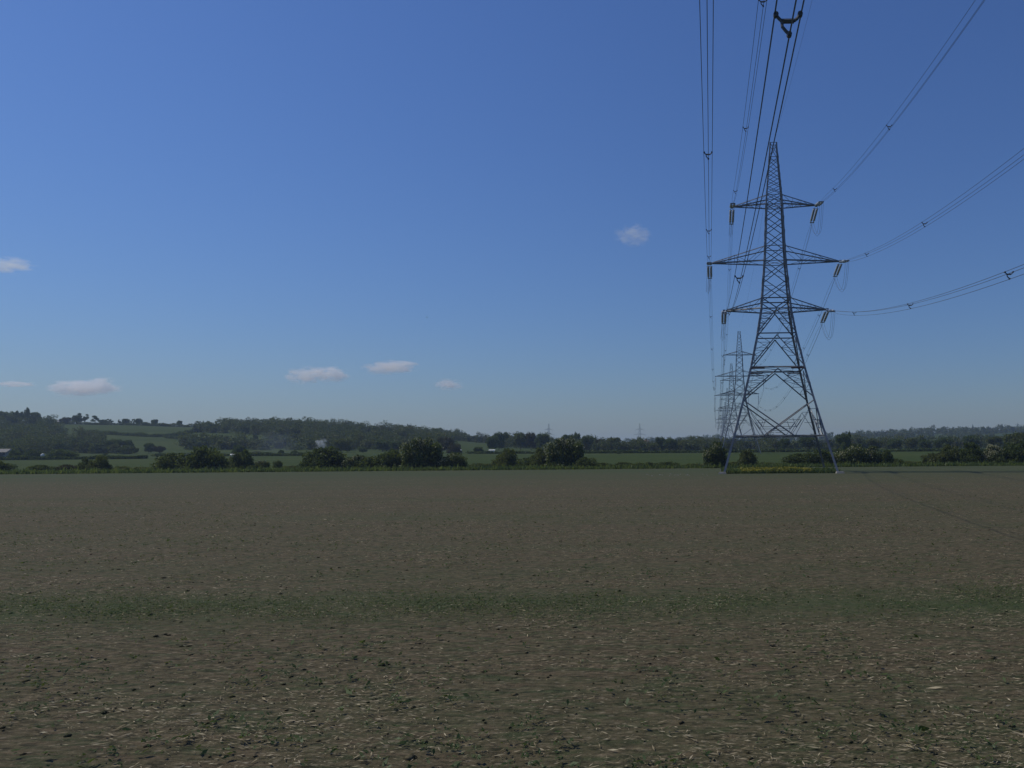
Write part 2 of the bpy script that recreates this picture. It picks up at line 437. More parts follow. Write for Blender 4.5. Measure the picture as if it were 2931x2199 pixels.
# rough grass margin in front of the hedge
r = np.random.default_rng(81); n = 26000
u = r.uniform(-1.05, 0.55, n); hy = hedge_y(u)
yy = hy - 3.5 + r.random(n)**1.3*9
C = np.stack([u*yy, yy, np.zeros(n)], 1)
hgt = r.gamma(3, 0.10, n)+0.12
d = r.normal(0, 0.25, (n, 3)); d[:, 2] = 1
tip = C + d*hgt[:, None]; side = r.normal(size=(n, 3)); side[:, 2] = 0; side *= 0.11
V = np.stack([C-side, C+side, tip+side*0.3, tip-side*0.3], 1).reshape(-1, 3)
tag(link('grass_margin', fastmesh('grass_margin', V, np.arange(4*n).reshape(n, 4)), M['grass']), 'strip of rough green grass along the foot of the hedge', 'grass', kind='stuff')

# ------------------------------------------------------------------ foliage prototypes
def crown_pts(n, lobes, seed, shell=0.35):
    """points in a union of ellipsoid lobes [(cx,cy,cz,rx,ry,rz)], denser towards their skins"""
    r = np.random.default_rng(seed)
    w = np.array([l[3]*l[4]*l[5] for l in lobes])**0.67; w /= w.sum()
    k = r.choice(len(lobes), n, p=w); L = np.array(lobes)[k]
    d = r.normal(size=(n, 3)); d /= np.linalg.norm(d, axis=1, keepdims=True)
    rad = r.random(n)**shell * (1 + r.normal(0, 0.07, n))
    return L[:, :3] + d*rad[:, None]*L[:, 3:]

def lobes_for(seed, kind):
    """unit-height, unit-half-width crown made of uneven lobes"""
    r = np.random.default_rng(seed); L = []
    if kind == 'bush':
        L.append((0, 0, 0.36, 0.62, 0.62, 0.42))
        for i in range(13):
            a = r.uniform(0, 6.28); q = r.uniform(0.35, 0.72); s = r.uniform(0.2, 0.36)
            L.append((math.cos(a)*q, math.sin(a)*q, r.uniform(0.14, 0.62), s, s, s*0.75))
        for i in range(5):
            a = r.uniform(0, 6.28); q = r.uniform(0.0, 0.4); s = r.uniform(0.13, 0.24)
            L.append((math.cos(a)*q, math.sin(a)*q, r.uniform(0.68, 0.86), s, s, s*0.7))
        for i in range(8):
            a = i*0.785 + r.uniform(-.3, .3); L.append((math.cos(a)*0.62, math.sin(a)*0.62, 0.10, 0.26, 0.26, 0.13))
    elif kind == 'round':
        L.append((0, 0, 0.55, 0.62, 0.62, 0.38))
        for i in range(14):
            a = r.uniform(0, 6.28); q = r.uniform(0.3, 0.72); s = r.uniform(0.2, 0.36)
            L.append((math.cos(a)*q, math.sin(a)*q, r.uniform(0.26, 0.80), s, s, s*0.55))
    elif kind == 'loose':
        for i in range(15):
            a = r.uniform(0, 6.28); q = r.uniform(0.1, 0.8); s = r.uniform(0.14, 0.27)
            L.append((math.cos(a)*q, math.sin(a)*q, r.uniform(0.38, 0.92), s, s, s*0.45))
    elif kind == 'tall':
        for i in range(11):
            a = r.uniform(0, 6.28); q = r.uniform(0.0, 0.5); z = 0.25+0.062*i; s = r.uniform(0.3, 0.5)*(1.15-abs(z-0.5))
            L.append((math.cos(a)*q, math.sin(a)*q, z, s, s, 0.13))
    elif kind == 'fir':
        for i in range(10):
            z = 0.12+0.085*i; s = 0.75*(1-z)+0.08; L.append((r.normal(0, .05), r.normal(0, .05), z, s, s, 0.09))
    return L

def wood_mesh(name, seed, top, spread, n=6, r0=0.05):
    r = random.Random(seed); mb = MB()
    mb.tube([(0, 0, -0.05), (r.uniform(-.03, .03), 0, top*0.5), (r.uniform(-.06, .06), r.uniform(-.05, .05), top)], [r0, r0*0.7, r0*0.25], 6)
    for i in range(n):
        z = top*r.uniform(0.3, 0.85); a = r.uniform(0, 6.28); l = spread*r.uniform(0.5, 1)
        mb.tube([(0, 0, z), (math.cos(a)*l*0.5, math.sin(a)*l*0.5, z+0.1), (math.cos(a)*l, math.sin(a)*l, z+0.22)], [r0*0.45, r0*0.3, r0*0.12], 4)
    return mb.mesh(name)

PROTO = {}
def proto(kind, seed, n, leaf, shell=0.35):
    lb = lobes_for(seed, kind)
    C = crown_pts(n, lb, seed+1, shell); C[:, 2] = np.maximum(C[:, 2], 0.015)
    V, Fc = quads(C, np.random.default_rng(seed).uniform(0.7, 1.3, n)*leaf, 0.75, 1.0, seed+2)
    V[:, 2] = np.maximum(V[:, 2], 0.0)
    V[:, 2] /= C[:, 2].max()
    return fastmesh('crown', V, Fc), lb
for i in range(6): PROTO['bush', i] = proto('bush', 100+i*7, 5200, 0.085)
for i in range(4): PROTO['round', i] = proto('round', 200+i*7, 4200, 0.095)
for i in range(4): PROTO['loose', i] = proto('loose', 300+i*7, 1900, 0.085, 0.5)
for i in range(2): PROTO['tall', i] = proto('tall', 400+i*7, 1500, 0.12)
for i in range(2): PROTO['fir', i] = proto('fir', 500+i*7, 900, 0.13)
STEM = {'bush': [wood_mesh('stem', i, 0.6, 0.5, 8, 0.03) for i in range(3)], 'tree': [wood_mesh('trunk', 20+i, 0.75, 0.6, 7, 0.045) for i in range(3)]}
BLOSSOM = []
for i in range(6):
    lb = PROTO['bush', i][1]
    C = crown_pts(5200, lb, 900+i, 0.12)
    side = 0.55*(-C[:, 0]) + 0.2*C[:, 1] + 1.2*(C[:, 2]-0.62)
    C = C[(side + np.random.default_rng(i).normal(0, 0.15, len(C))) > -0.02]
    V, Fc = quads(C*1.03, 0.06, 0.8, 1.0, 950+i)
    BLOSSOM.append(fastmesh('blossom', V, Fc))
_cache = {}
def withmat(me, mat):
    key = (me.name, mat.name)
    if key not in _cache:
        m2 = me.copy(); m2.materials.clear(); m2.materials.append(mat); _cache[key] = m2
    return _cache[key]

cnt = [0]
def plant(name, label, cat, kind, px, ytop, wpx, depth, mat='leaf_hedge', blossom=False, group=None, ybase=None, deep=None, stretch=1.0):
    """a bush or tree standing at the given photo column and depth; its height reaches photo row ytop"""
    cnt[0] += 1; i = cnt[0]
    x = xat(px, depth); z0 = tz(x, depth)
    ztop = at(px, ytop, depth).z
    h = max(0.5, (ztop - z0) * 1.0)
    hw = wpx * 0.5 * depth / F
    keys = [k for k in PROTO if k[0] == kind]; key = keys[(i*5) % len(keys)]
    t = empty(name, (x, depth, z0 - 0.02), 0)
    tag(t, label, cat, group)
    rz = (i*2.4) % 6.28 if not blossom else (i*0.37 % 0.8) - 0.4
    me = withmat(PROTO[key][0], M[mat])
    c = link('foliage' if kind == 'bush' else 'crown', me, None, t)
    c.scale = (hw/0.88, (deep or max(hw, min(h*0.5, hw*1.4)))/0.88, h); c.rotation_euler = (0, 0, rz)
    st = STEM['bush' if kind == 'bush' else 'tree']
    s = link('stem' if kind == 'bush' else 'trunk', withmat(st[i % len(st)], M['bark']), None, t)
    s.scale = (max(hw, h*0.4), max(hw, h*0.4), h*0.9); s.rotation_euler = (0, 0, rz)
    if blossom and kind == 'bush':
        b = link('blossom', withmat(BLOSSOM[key[1]], M['blossom']), None, t)
        b.scale = c.scale; b.rotation_euler = c.rotation_euler
    return t

# ------------------------------------------------------------------ field hedge, bush by bush (left to right)
HB = 'bushes of the hedge at the end of the field'
def hb(label, x0, x1, ytop, ybase, mat='leaf_hedge', blossom=False, name='hedge_bush'):
    d = gdepth((x0+x1)/2, ybase) + 1.5 + (x1-x0)*0.5*0.05
    return plant(name, label, 'bush', 'bush', (x0+x1)/2, ytop, (x1-x0)*1.08, d, mat, blossom, HB)
hb('dark bush cut by the left edge of the picture, at the field end', -60, 28, 1318, 1356)
hb('low wide dark bush second from the left along the field hedge', 82, 152, 1330, 1355)
hb('low brownish bush between two darker ones near the left of the hedge', 158, 218, 1329, 1353, 'leaf_brown')
hb('upright dark bush left half of a pair near the left end', 226, 268, 1312, 1352)
hb('taller olive bush right half of a pair near the left end', 258, 314, 1302, 1352, 'leaf_olive')
hb('low scrubby bush before the big dark pair on the left', 305, 380, 1334, 1350, 'leaf_olive')
hb('flat low scrub touching the big dark pair from the left', 375, 452, 1336, 1350, 'leaf_olive')
hb('big dark bush with yellowish top, left of the big pair', 445, 548, 1296, 1351)
hb('tallest dark bush of the big pair left of the smoke', 528, 640, 1276, 1351, 'leaf_hedge')
hb('low dark skirt bush at the right foot of the big pair', 625, 690, 1333, 1350)
hb('small bush with cream flowers just right of the big dark pair', 648, 676, 1308, 1344, 'leaf_olive', True, 'blossom_bush')
hb('upright dark bush standing alone in front of the white shed', 668, 728, 1284, 1346)
hb('low bush spilling right from the lone upright bush', 712, 752, 1330, 1348)
hb('bush covered in pale yellow blossom left of the smoke', 728, 768, 1318, 1340, 'leaf_olive', True, 'blossom_bush')
hb('small round bush in the gap before the largest dome', 782, 812, 1318, 1340)
hb('low scrub in the gap left of the largest dome', 800, 866, 1333, 1345, 'leaf_olive')
hb('largest dome-shaped dark bush below the white smoke', 858, 1000, 1279, 1347)
hb('lower bush with cream flowers right of the dome bush', 985, 1088, 1300, 1346, 'leaf_hedge', True, 'blossom_bush')
hb('mid-height dark bush left of the tall blossom-topped bush', 1070, 1165, 1286, 1346, 'leaf_hedge')
hb('tall rounded bush with blossom on its crown left of centre', 1148, 1258, 1252, 1346, 'leaf_hedge', True, 'blossom_bush')
hb('round bush with a cap of cream blossom just right of the tall one', 1258, 1338, 1293, 1345, 'leaf_hedge', True, 'blossom_bush')
hb('low grassy scrub between the blossom cap and the brown bush', 1330, 1420, 1326, 1340, 'leaf_olive')
hb('brownish green bush left of the white-topped hawthorn', 1414, 1486, 1283, 1339, 'leaf_olive')
hb('low dark bush joining the brownish one to the hawthorn', 1470, 1545, 1308, 1340)
hb('brownish shoulder bush at the left of the white-topped hawthorn', 1518, 1590, 1282, 1341, 'leaf_olive')
hb('tall dark hawthorn with white blossom on top right of centre', 1560, 1665, 1252, 1342, 'leaf_hedge', True, 'blossom_bush')
hb('sloping dark bush at the right foot of the white-topped hawthorn', 1640, 1712, 1308, 1343)
for k, (a, b, t_, lab) in enumerate([(1690, 1765, 1324, 'low clipped hedge stretch right after the hawthorn'), (1750, 1825, 1322, 'low clipped hedge stretch midway between hawthorn and pylon'),
                                     (1815, 1890, 1322, 'low clipped hedge stretch with the darkest middle, left of the gap'), (1875, 1950, 1321, 'last low clipped hedge stretch before the gap left of the pylon')]):
    hb(lab, a, b, t_, 1341)
hb('scrubby olive tuft in the gap left of the pylon', 1945, 2025, 1327, 1340, 'leaf_olive')
hb('dense upright dark bush just behind the left leg of the near pylon', 2014, 2084, 1262, 1340, 'leaf_hedge', True, 'blossom_bush')
hb('low scrub seen under the near pylon on its left', 2070, 2125, 1322, 1338, 'leaf_olive')
hb('thin olive bush seen between the legs of the near pylon', 2110, 2168, 1284, 1338, 'leaf_olive')
hb('low olive scrub in the middle under the near pylon', 2160, 2240, 1322, 1336, 'leaf_olive')
hb('dark bush seen inside the right half of the near pylon', 2234, 2316, 1297, 1335)
hb('dark bush just inside the right leg of the near pylon', 2305, 2402, 1287, 1335)
hb('broad dark bush with blossom right of the near pylon leg', 2395, 2490, 1270, 1335, 'leaf_hedge', True, 'blossom_bush')
hb('dark bush with a few white flowers on its flank right of the pylon', 2460, 2530, 1276, 1334, 'leaf_hedge', True, 'blossom_bush')
hb('dark bush stepping down to the gap right of the pylon', 2510, 2560, 1287, 1334)
hb('lowest dark bush at the left side of the right-hand gap', 2545, 2586, 1312, 1334)
hb('low grassy scrub in the right-hand gap of the hedge', 2570, 2650, 1320, 1332, 'leaf_olive')
hb('olive bush at the right side of the right-hand gap', 2638, 2706, 1296, 1332, 'leaf_olive')
hb('taller olive bush second after the right-hand gap', 2682, 2748, 1272, 1332, 'leaf_olive')
hb('tall dark bush third after the right-hand gap', 2738, 2826, 1266, 1332)
hb('dark bush with white flowers near the right edge of the picture', 2806, 2890, 1274, 1332, 'leaf_hedge', True, 'blossom_bush')
hb('tallest dark bush cut by the right edge of the picture', 2868, 2990, 1258, 1332)

# ------------------------------------------------------------------ middle distance trees
MT = 'single trees and bushes of the middle distance'
mids = [
 (42, 1287, 38, 300, 'bush', 'leaf_tree', 'rounded dark bush beyond the hedge at far left'),
 (90, 1288, 42, 300, 'bush', 'leaf_tree', 'second rounded dark bush beyond the hedge at left'),
 (172, 1285, 84, 300, 'bush', 'leaf_tree', 'wide dark bush mass right of the small white tank'),
 (300, 1298, 30, 310, 'bush', 'leaf_tree', 'small dark bush under the green hill slope'),
 (322, 1256, 42, 420, 'round', 'leaf_tree', 'left tree of the pair at the foot of the green hill'),
 (360, 1259, 38, 425, 'round', 'leaf_tree', 'right tree of the pair at the foot of the green hill'),
 (385, 1282, 22, 400, 'round', 'leaf_tree', 'small dark tree right below the hill pair'),
 (425, 1267, 30, 400, 'round', 'leaf_tree', 'dark tree at the right end of the hill foot'),
 (455, 1276, 34, 400, 'round', 'leaf_brown', 'brownish tree above the left bush pair'),
 (683, 1274, 34, 330, 'round', 'leaf_tree', 'round tree right above the white shed'),
 (735, 1292, 34, 400, 'bush', 'leaf_brown', 'low brownish bush left of the blue smoke'),
 (805, 1287, 20, 330, 'bush', 'leaf_tree', 'small dark bush in front of the blue smoke'),
 (842, 1288, 24, 330, 'bush', 'leaf_tree', 'small dark bush right of the blue smoke'),
 (978, 1254, 52, 400, 'round', 'leaf_olive', 'bright green round tree behind the dome bush'),
 (1038, 1280, 30, 380, 'round', 'leaf_tree', 'small dark tree between dome bush and tall blossom bush'),
 (1095, 1258, 50, 420, 'round', 'leaf_tree', 'left dark tree behind the tall blossom bush'),
 (1138, 1262, 46, 410, 'round', 'leaf_tree', 'right dark tree behind the tall blossom bush'),
 (1278, 1250, 46, 400, 'round', 'leaf_brown', 'reddish tree left of the small green hill field'),
 (1300, 1268, 46, 360, 'bush', 'leaf_brown', 'reddish brown bush below the small green hill field'),
 (1368, 1279, 30, 380, 'round', 'leaf_tree', 'small purple-brown tree below the small green field'),
 (1408, 1247, 34, 440, 'round', 'leaf_tree', 'dark tree at the right end of the small green field'),
 (1428, 1236, 34, 470, 'round', 'leaf_tree', 'tall dark tree over the right end of the small green field'),
 (1490, 1238, 44, 470, 'round', 'leaf_olive', 'green tree in the wood behind the brownish bush'),
 (1520, 1236, 36, 470, 'round', 'leaf_brown', 'brownish tree in the wood left of the hawthorn'),
 (1555, 1240, 40, 460, 'round', 'leaf_tree', 'dark tree right behind the hawthorn crown'),
 (1636, 1243, 34, 460, 'round', 'leaf_tree', 'dark flat-topped tree right behind the hawthorn'),
 (1655, 1238, 26, 480, 'tall', 'leaf_tree', 'slim taller tree over the hawthorn shoulder'),
 (1678, 1246, 44, 450, 'round', 'leaf_tree', 'broad dark tree left of the pointed fir'),
 (1704, 1246, 9, 480, 'fir', 'leaf_tree', 'thin pointed fir between broad tree and pale tree'),
 (1752, 1251, 46, 440, 'round', 'leaf_olive', 'pale green tree left of the white cottages'),
 (1720, 1256, 34, 445, 'round', 'leaf_brown', 'brownish tree left of the pale green tree'),
 (1771, 1294, 13, 320, 'bush', 'leaf_tree', 'tiny round bush alone in the meadow below the cottages'),
 (1845, 1280, 20, 430, 'round', 'leaf_tree', 'small dark tree just below the white cottages'),
 (1893, 1250, 26, 450, 'round', 'leaf_tree', 'dark tree right of the white cottages'),
 (1918, 1256, 44, 430, 'round', 'leaf_tree', 'broad dark tree left of the far pylon row'),
 (1960, 1258, 50, 450, 'round', 'leaf_olive', 'grey-green tree left of the upright hedge bush'),
 (2002, 1256, 44, 470, 'round', 'leaf_olive', 'grey-green tree behind the upright hedge bush'),
 (2245, 1254, 40, 400, 'round', 'leaf_tree', 'dark tree seen through the middle of the near pylon'),
 (2318, 1250, 66, 420, 'round', 'leaf_tree', 'wide dark tree seen through the right of the near pylon'),
 (2418, 1240, 40, 330, 'round', 'leaf_tree', 'dark tree standing just right of the near pylon'),
 (2430, 1234, 14, 345, 'tall', 'leaf_tree', 'slim dark top beside the tree right of the pylon'),
 (2500, 1254, 50, 420, 'round', 'leaf_olive', 'olive tree behind the bushes right of the pylon'),
 (2560, 1256, 50, 430, 'round', 'leaf_tree', 'tree left of the right-hand meadow gap'),
 (2610, 1252, 50, 430, 'round', 'leaf_olive', 'olive tree over the right-hand meadow gap'),
 (2648, 1258, 44, 400, 'round', 'leaf_tree', 'dark tree at the right of the right-hand meadow gap'),
 (2705, 1250, 60, 430, 'round', 'leaf_tree', 'tree behind the olive bushes on the right'),
 (2785, 1246, 60, 420, 'round', 'leaf_tree', 'tree behind the tall dark bush on the right'),
 (2850, 1248, 60, 400, 'round', 'leaf_olive', 'olive tree left of the tree at the right edge'),
 (2915, 1236, 90, 300, 'round', 'leaf_olive', 'large olive tree behind the bushes at the right edge'),
]
for (px, yt, w, d, kd, mt, lab) in mids:
    plant('meadow_bush' if kd == 'bush' else 'fir_tree' if kd == 'fir' else 'tree', lab, 'bush' if kd == 'bush' else 'tree', kd, px, yt, w, d, mt, False, MT)

# skyline trees of the left hill
ST = 'trees on the skyline of the left hill'
sky_trees = [
 (20, 1178, 70, 640, 'round', 'leaf_tree', 'leftmost broad tree crowning the left wood'),
 (50, 1176, 20, 640, 'loose', 'leaf_tree', 'thin bare-looking tree on the left wood crest'),
 (71, 1167, 16, 640, 'tall', 'leaf_tree', 'narrow column tree sticking out of the left wood'),
 (95, 1179, 34, 640, 'round', 'leaf_tree', 'flat-topped tree right of the column tree'),
 (182, 1194, 30, 690, 'round', 'leaf_brown', 'copper red round tree right of the barn roof'),
 (216, 1188, 24, 720, 'round', 'leaf_tree', 'first tree of the loose skyline row right of the copper tree'),
 (238, 1183, 32, 725, 'loose', 'leaf_tree', 'tallest tree of the loose skyline row'),
 (268, 1190, 28, 720, 'loose', 'leaf_tree', 'airy tree third in the loose skyline row'),
 (292, 1201, 26, 715, 'round', 'leaf_tree', 'low dark tree fourth in the loose skyline row'),
 (308, 1199, 14, 720, 'loose', 'leaf_tree', 'thin tree ending the loose skyline row'),
 (337, 1200, 20, 720, 'loose', 'leaf_tree', 'pale airy tree first in the middle skyline clump'),
 (356, 1198, 22, 715, 'round', 'leaf_tree', 'dark block-shaped tree in the middle skyline clump'),
 (378, 1199, 16, 720, 'loose', 'leaf_tree', 'see-through tree in the middle skyline clump'),
 (394, 1198, 22, 715, 'round', 'leaf_tree', 'dark tree right in the middle skyline clump'),
 (410, 1208, 18, 712, 'round', 'leaf_olive', 'low tree ending the middle skyline clump'),
 (437, 1200, 19, 712, 'round', 'leaf_tree', 'lone dark mushroom-shaped tree on the bare hilltop'),
 (466, 1213, 24, 708, 'round', 'leaf_olive', 'low broad bush right of the mushroom-shaped lone tree'),
 (508, 1204, 17, 712, 'round', 'leaf_tree', 'lone small round tree on the bare hilltop'),
 (553, 1211, 14, 712, 'loose', 'leaf_tree', 'wispy tree left of a dark mound on the hilltop'),
 (567, 1213, 20, 705, 'round', 'leaf_tree', 'dark mound of a tree on the falling hilltop'),
 (595, 1214, 8, 720, 'round', 'leaf_tree', 'tiny lone tree between two hilltop groups'),
 (617, 1214, 28, 715, 'round', 'leaf_olive', 'broad low tree left in the humped hilltop group'),
 (640, 1207, 30, 720, 'loose', 'leaf_tree', 'airy tree right in the humped hilltop group'),
 (674, 1209, 18, 712, 'round', 'leaf_tree', 'pointed dark tree left of the tall airy pair'),
 (702, 1203, 24, 720, 'loose', 'leaf_tree', 'tall airy tree above the blue smoke left side'),
 (718, 1209, 26, 710, 'round', 'leaf_tree', 'dense tree right of the tall airy one'),
 (750, 1220, 26, 712, 'loose', 'leaf_tree', 'low thin tree in a dip of the hilltop row'),
 (786, 1210, 44, 715, 'round', 'leaf_tree', 'broad domed tree on the crest above the blue smoke'),
 (798, 1209, 26, 722, 'loose', 'leaf_tree', 'thin tree on the shoulder of the domed crest tree'),
 (822, 1214, 26, 720, 'loose', 'leaf_tree', 'flat airy tree between domed tree and fan tree'),
 (855, 1214, 34, 715, 'round', 'leaf_tree', 'low round tree left of the fan-shaped tree'),
 (876, 1212, 26, 722, 'loose', 'leaf_tree', 'fan-shaped airy tree above the white smoke'),
 (908, 1212, 22, 720, 'loose', 'leaf_tree', 'spindly tree right above the white smoke'),
 (932, 1215, 24, 720, 'round', 'leaf_tree', 'small dome tree right of the white smoke'),
 (962, 1214, 34, 720, 'round', 'leaf_tree', 'broad dome tree on the ridge before the forked tree'),
 (996, 1211, 24, 725, 'loose', 'leaf_tree', 'forked airy tree on the ridge crest'),
 (1032, 1217, 34, 740, 'round', 'leaf_tree', 'dark dome tree after the forked tree'),
 (1146, 1216, 20, 760, 'round', 'leaf_tree', 'small knob-shaped tree on the ridge crest'),
 (1256, 1225, 18, 800, 'round', 'leaf_tree', 'small knob tree where the ridge falls'),
]
for (px, yt, w, d, kd, mt, lab) in sky_trees:
    plant('skyline_tree', lab, 'tree', kd, px, yt, w*1.05, d, mt, False, ST)
# pointed firs far right
plant('fir_tree', 'left one of two pointed firs on the far right ridge', 'tree', 'fir', 2787, 1215, 9, 1400, 'leaf_tree', False, 'firs on the far ridge')
plant('fir_tree', 'taller right one of two pointed firs on the far right ridge', 'tree', 'fir', 2871, 1214, 11, 1400, 'leaf_tree', False, 'firs on the far ridge')

# ------------------------------------------------------------------ woods that read as one mass
def wood(name, label, regions, n, leaves, leaf, seed, mat='leaf_wood'):
    """regions: list of (px0, px1, d0, d1, h0, h1)"""
    r = np.random.default_rng(seed); CC = []; SS = []
    wts = np.array([(b-a)*(d0+d1) for (a, b, d0, d1, _, _) in regions], float); wts /= wts.sum()
    for (a, b, d0, d1, h0, h1), w in zip(regions, wts):
        m = max(3, int(n*w))
        for i in range(m):
            d = r.uniform(d0, d1); px = a + (b-a)*((i+r.random())/m); x = xat(px, d); z0 = tz(x, d)
            h = r.uniform(h0, h1)*r.uniform(0.62, 1.18); hw = h*r.uniform(0.45, 0.78)
            L = [(0, 0, 0.5, 0.75, 0.75, 0.45), (0, 0, 0.14, 1.0, 1.0, 0.14)]
            for k in range(7):
                aa = r.uniform(0, 6.28); q = r.uniform(0.3, 0.75); s = r.uniform(0.2, 0.42)
                L.append((math.cos(aa)*q, math.sin(aa)*q, r.uniform(0.2, 0.86), s, s, s*0.5))
            C = crown_pts(leaves, L, int(r.integers(1 << 30)), 0.3)
            C = C*np.array([hw, hw, h]) + np.array([x, d, z0])
            C[:, 2] = np.maximum(C[:, 2], z0)
            CC.append(C)
    C = np.concatenate(CC)
    V, Fc = quads(C, leaf*r.uniform(0.7, 1.3, len(C)), 0.8, 1.0, seed+1)
    return tag(link(name, fastmesh(name, V, Fc), M[mat]), label, 'wood', kind='stuff')

wood('hillside_wood', 'dense dark wood on the slope at the far left', [(-300, 165, 540, 680, 8, 10.5), (-300, 150, 420, 520, 10, 14), (140, 300, 440, 520, 6, 9), (-300, 170, 390, 430, 7, 11), (140, 240, 400, 440, 7, 10), (220, 380, 390, 420, 3.5, 6), (-300, 60, 330, 380, 4, 7)], 210, 750, 0.68, 1)
wood('ridge_wood', 'broad wood covering the ridge behind the smoke', [(560, 900, 560, 640, 6, 9), (640, 1300, 640, 735, 8, 11), (760, 1300, 520, 640, 8, 10), (520, 1000, 440, 520, 5, 8), (900, 1290, 430, 520, 6, 9)], 330, 520, 0.85, 2)
wood('valley_wood', 'belt of mixed trees along the valley right of centre', [(1420, 1720, 500, 640, 8, 11), (1700, 2120, 470, 600, 6, 8.5), (1560, 2100, 430, 470, 4, 6.5), (1290, 1420, 640, 700, 6, 9)], 190, 600, 0.75, 3)
wood('meadow_edge_wood', 'belt of trees along the far edge of the right meadow', [(2080, 3200, 440, 560, 5.5, 8.5), (2380, 3200, 560, 760, 8, 11)], 170, 600, 0.8, 4)
wood('far_ridge_wood', 'bluish distant wood along the far ridge on the right', [(1280, 3300, 1380, 1480, 12, 15), (1280, 1460, 900, 980, 11, 13), (2000, 3300, 1200, 1380, 10, 13), (2300, 3300, 1000, 1200, 9, 12)], 380, 330, 1.7, 5)

# field hedges on the left hill and across the meadows
def hedge_row(label, pts, h, w, seed, mat='leaf_tree'):
    r = np.random.default_rng(seed); CC = []
    P = [Vector((xat(px, d), d, 0)) for px, d in pts]
    for a, b in zip(P[:-1], P[1:]):
        L = (b-a).length; m = int(L*80)
        t = r.random(m); base = np.array(a)[None]*(1-t[:, None]) + np.array(b)[None]*t[:, None]
        base[:, 0] += r.normal(0, w*0.4, m); base[:, 1] += r.normal(0, w*0.4, m)
        hh = h*(0.7+0.9*vnoise(base[:, 0]/5, base[:, 1]/5, seed))
        base[:, 2] = terrain(base[:, 0], base[:, 1]) + r.random(m)**1.3*hh
        CC.append(base)
    V, Fc = quads(np.concatenate(CC), 0.65, 0.8, 1.0, seed)
    return tag(link('hedgerow', fastmesh('hedgerow', V, Fc), M[mat]), label, 'hedge', 'distant hedgerows between the fields')
hedge_row('dark hedge along the very top of the left hill', [(170, 700), (330, 706), (480, 706), (600, 706), (690, 700)], 2.2, 1.6, 71)
hedge_row('hedge crossing the middle of the left hill fields', [(225, 560), (330, 545), (440, 535), (500, 545)], 1.8, 1.4, 72)
hedge_row('hedge climbing to the right between two hill fields', [(500, 545), (545, 575), (590, 640), (640, 690)], 1.8, 1.4, 73)
hedge_row('hedge falling right below the climbing hill hedge', [(470, 530), (540, 515), (600, 505)], 1.6, 1.2, 74)
hedge_row('thin dark hedge line across the left meadow', [(-100, 282), (120, 284), (420, 290)], 1.0, 1.0, 75)
hedge_row('thin hedge line across the meadow behind the lone bushes', [(440, 330), (640, 325), (880, 320)], 1.0, 1.2, 76)
hedge_row('thin hedge line in the meadow right of centre', [(1340, 340), (1560, 335), (1800, 330), (2020, 330)], 0.9, 1.2, 77)
hedge_row('dark hedge line across the right-hand meadow', [(2060, 330), (2300, 335), (2560, 330), (2760, 325), (3000, 320)], 1.0, 1.2, 78)

# ------------------------------------------------------------------ pylons
ZW = [0, 5.3, 11.0, 15.3, 20.4, 24.2, 25.8, 31.5, 33.8, 40.2, 41.7, 50.0]
HW = [8.05, 6.55, 5.05, 4.0, 2.92, 2.30, 2.16, 1.68, 1.56, 1.30, 1.20, 0.54]
def hw(z): return float(np.interp(z, ZW, HW))
def FP(k, x, z):
    y = -hw(z); c = [(1, 0), (0, 1), (-1, 0), (0, -1)][k]
    return Vector((x*c[0] - y*c[1], x*c[1] + y*c[0], z))
ARMS = [(40.2, 41.7, 6.3), (31.5, 33.8, 9.75), (24.2, 25.8, 7.65)]

def insulator_mesh(length, discs, r):
    mb = MB(); pts = []; rr = []
    mb.tube([(0, 0, 0), (0, 0, -length)], 0.03, 5)
    z0 = length*0.14; step = (length*0.74)/discs
    for i in range(discs):
        z = -(z0 + i*step)
        mb.tube([(0, 0, z), (0, 0, z-step*0.35), (0, 0, z-step*0.6)], [r*0.35, r, r*0.9], 8)
    mb.tube([(0, 0, -length*0.9), (0, 0, -length)], 0.09, 6)
    mb.bar((-0.22, 0, -length*0.1), (0.22, 0, -length*0.1), 0.06)
    return mb.mesh('insulator_string')
INS_T = insulator_mesh(5.4, 18, 0.19); INS_T.materials.append(M['glass'])
INS_S = insulator_mesh(4.6, 14, 0.20); INS_S.materials.append(M['glass'])

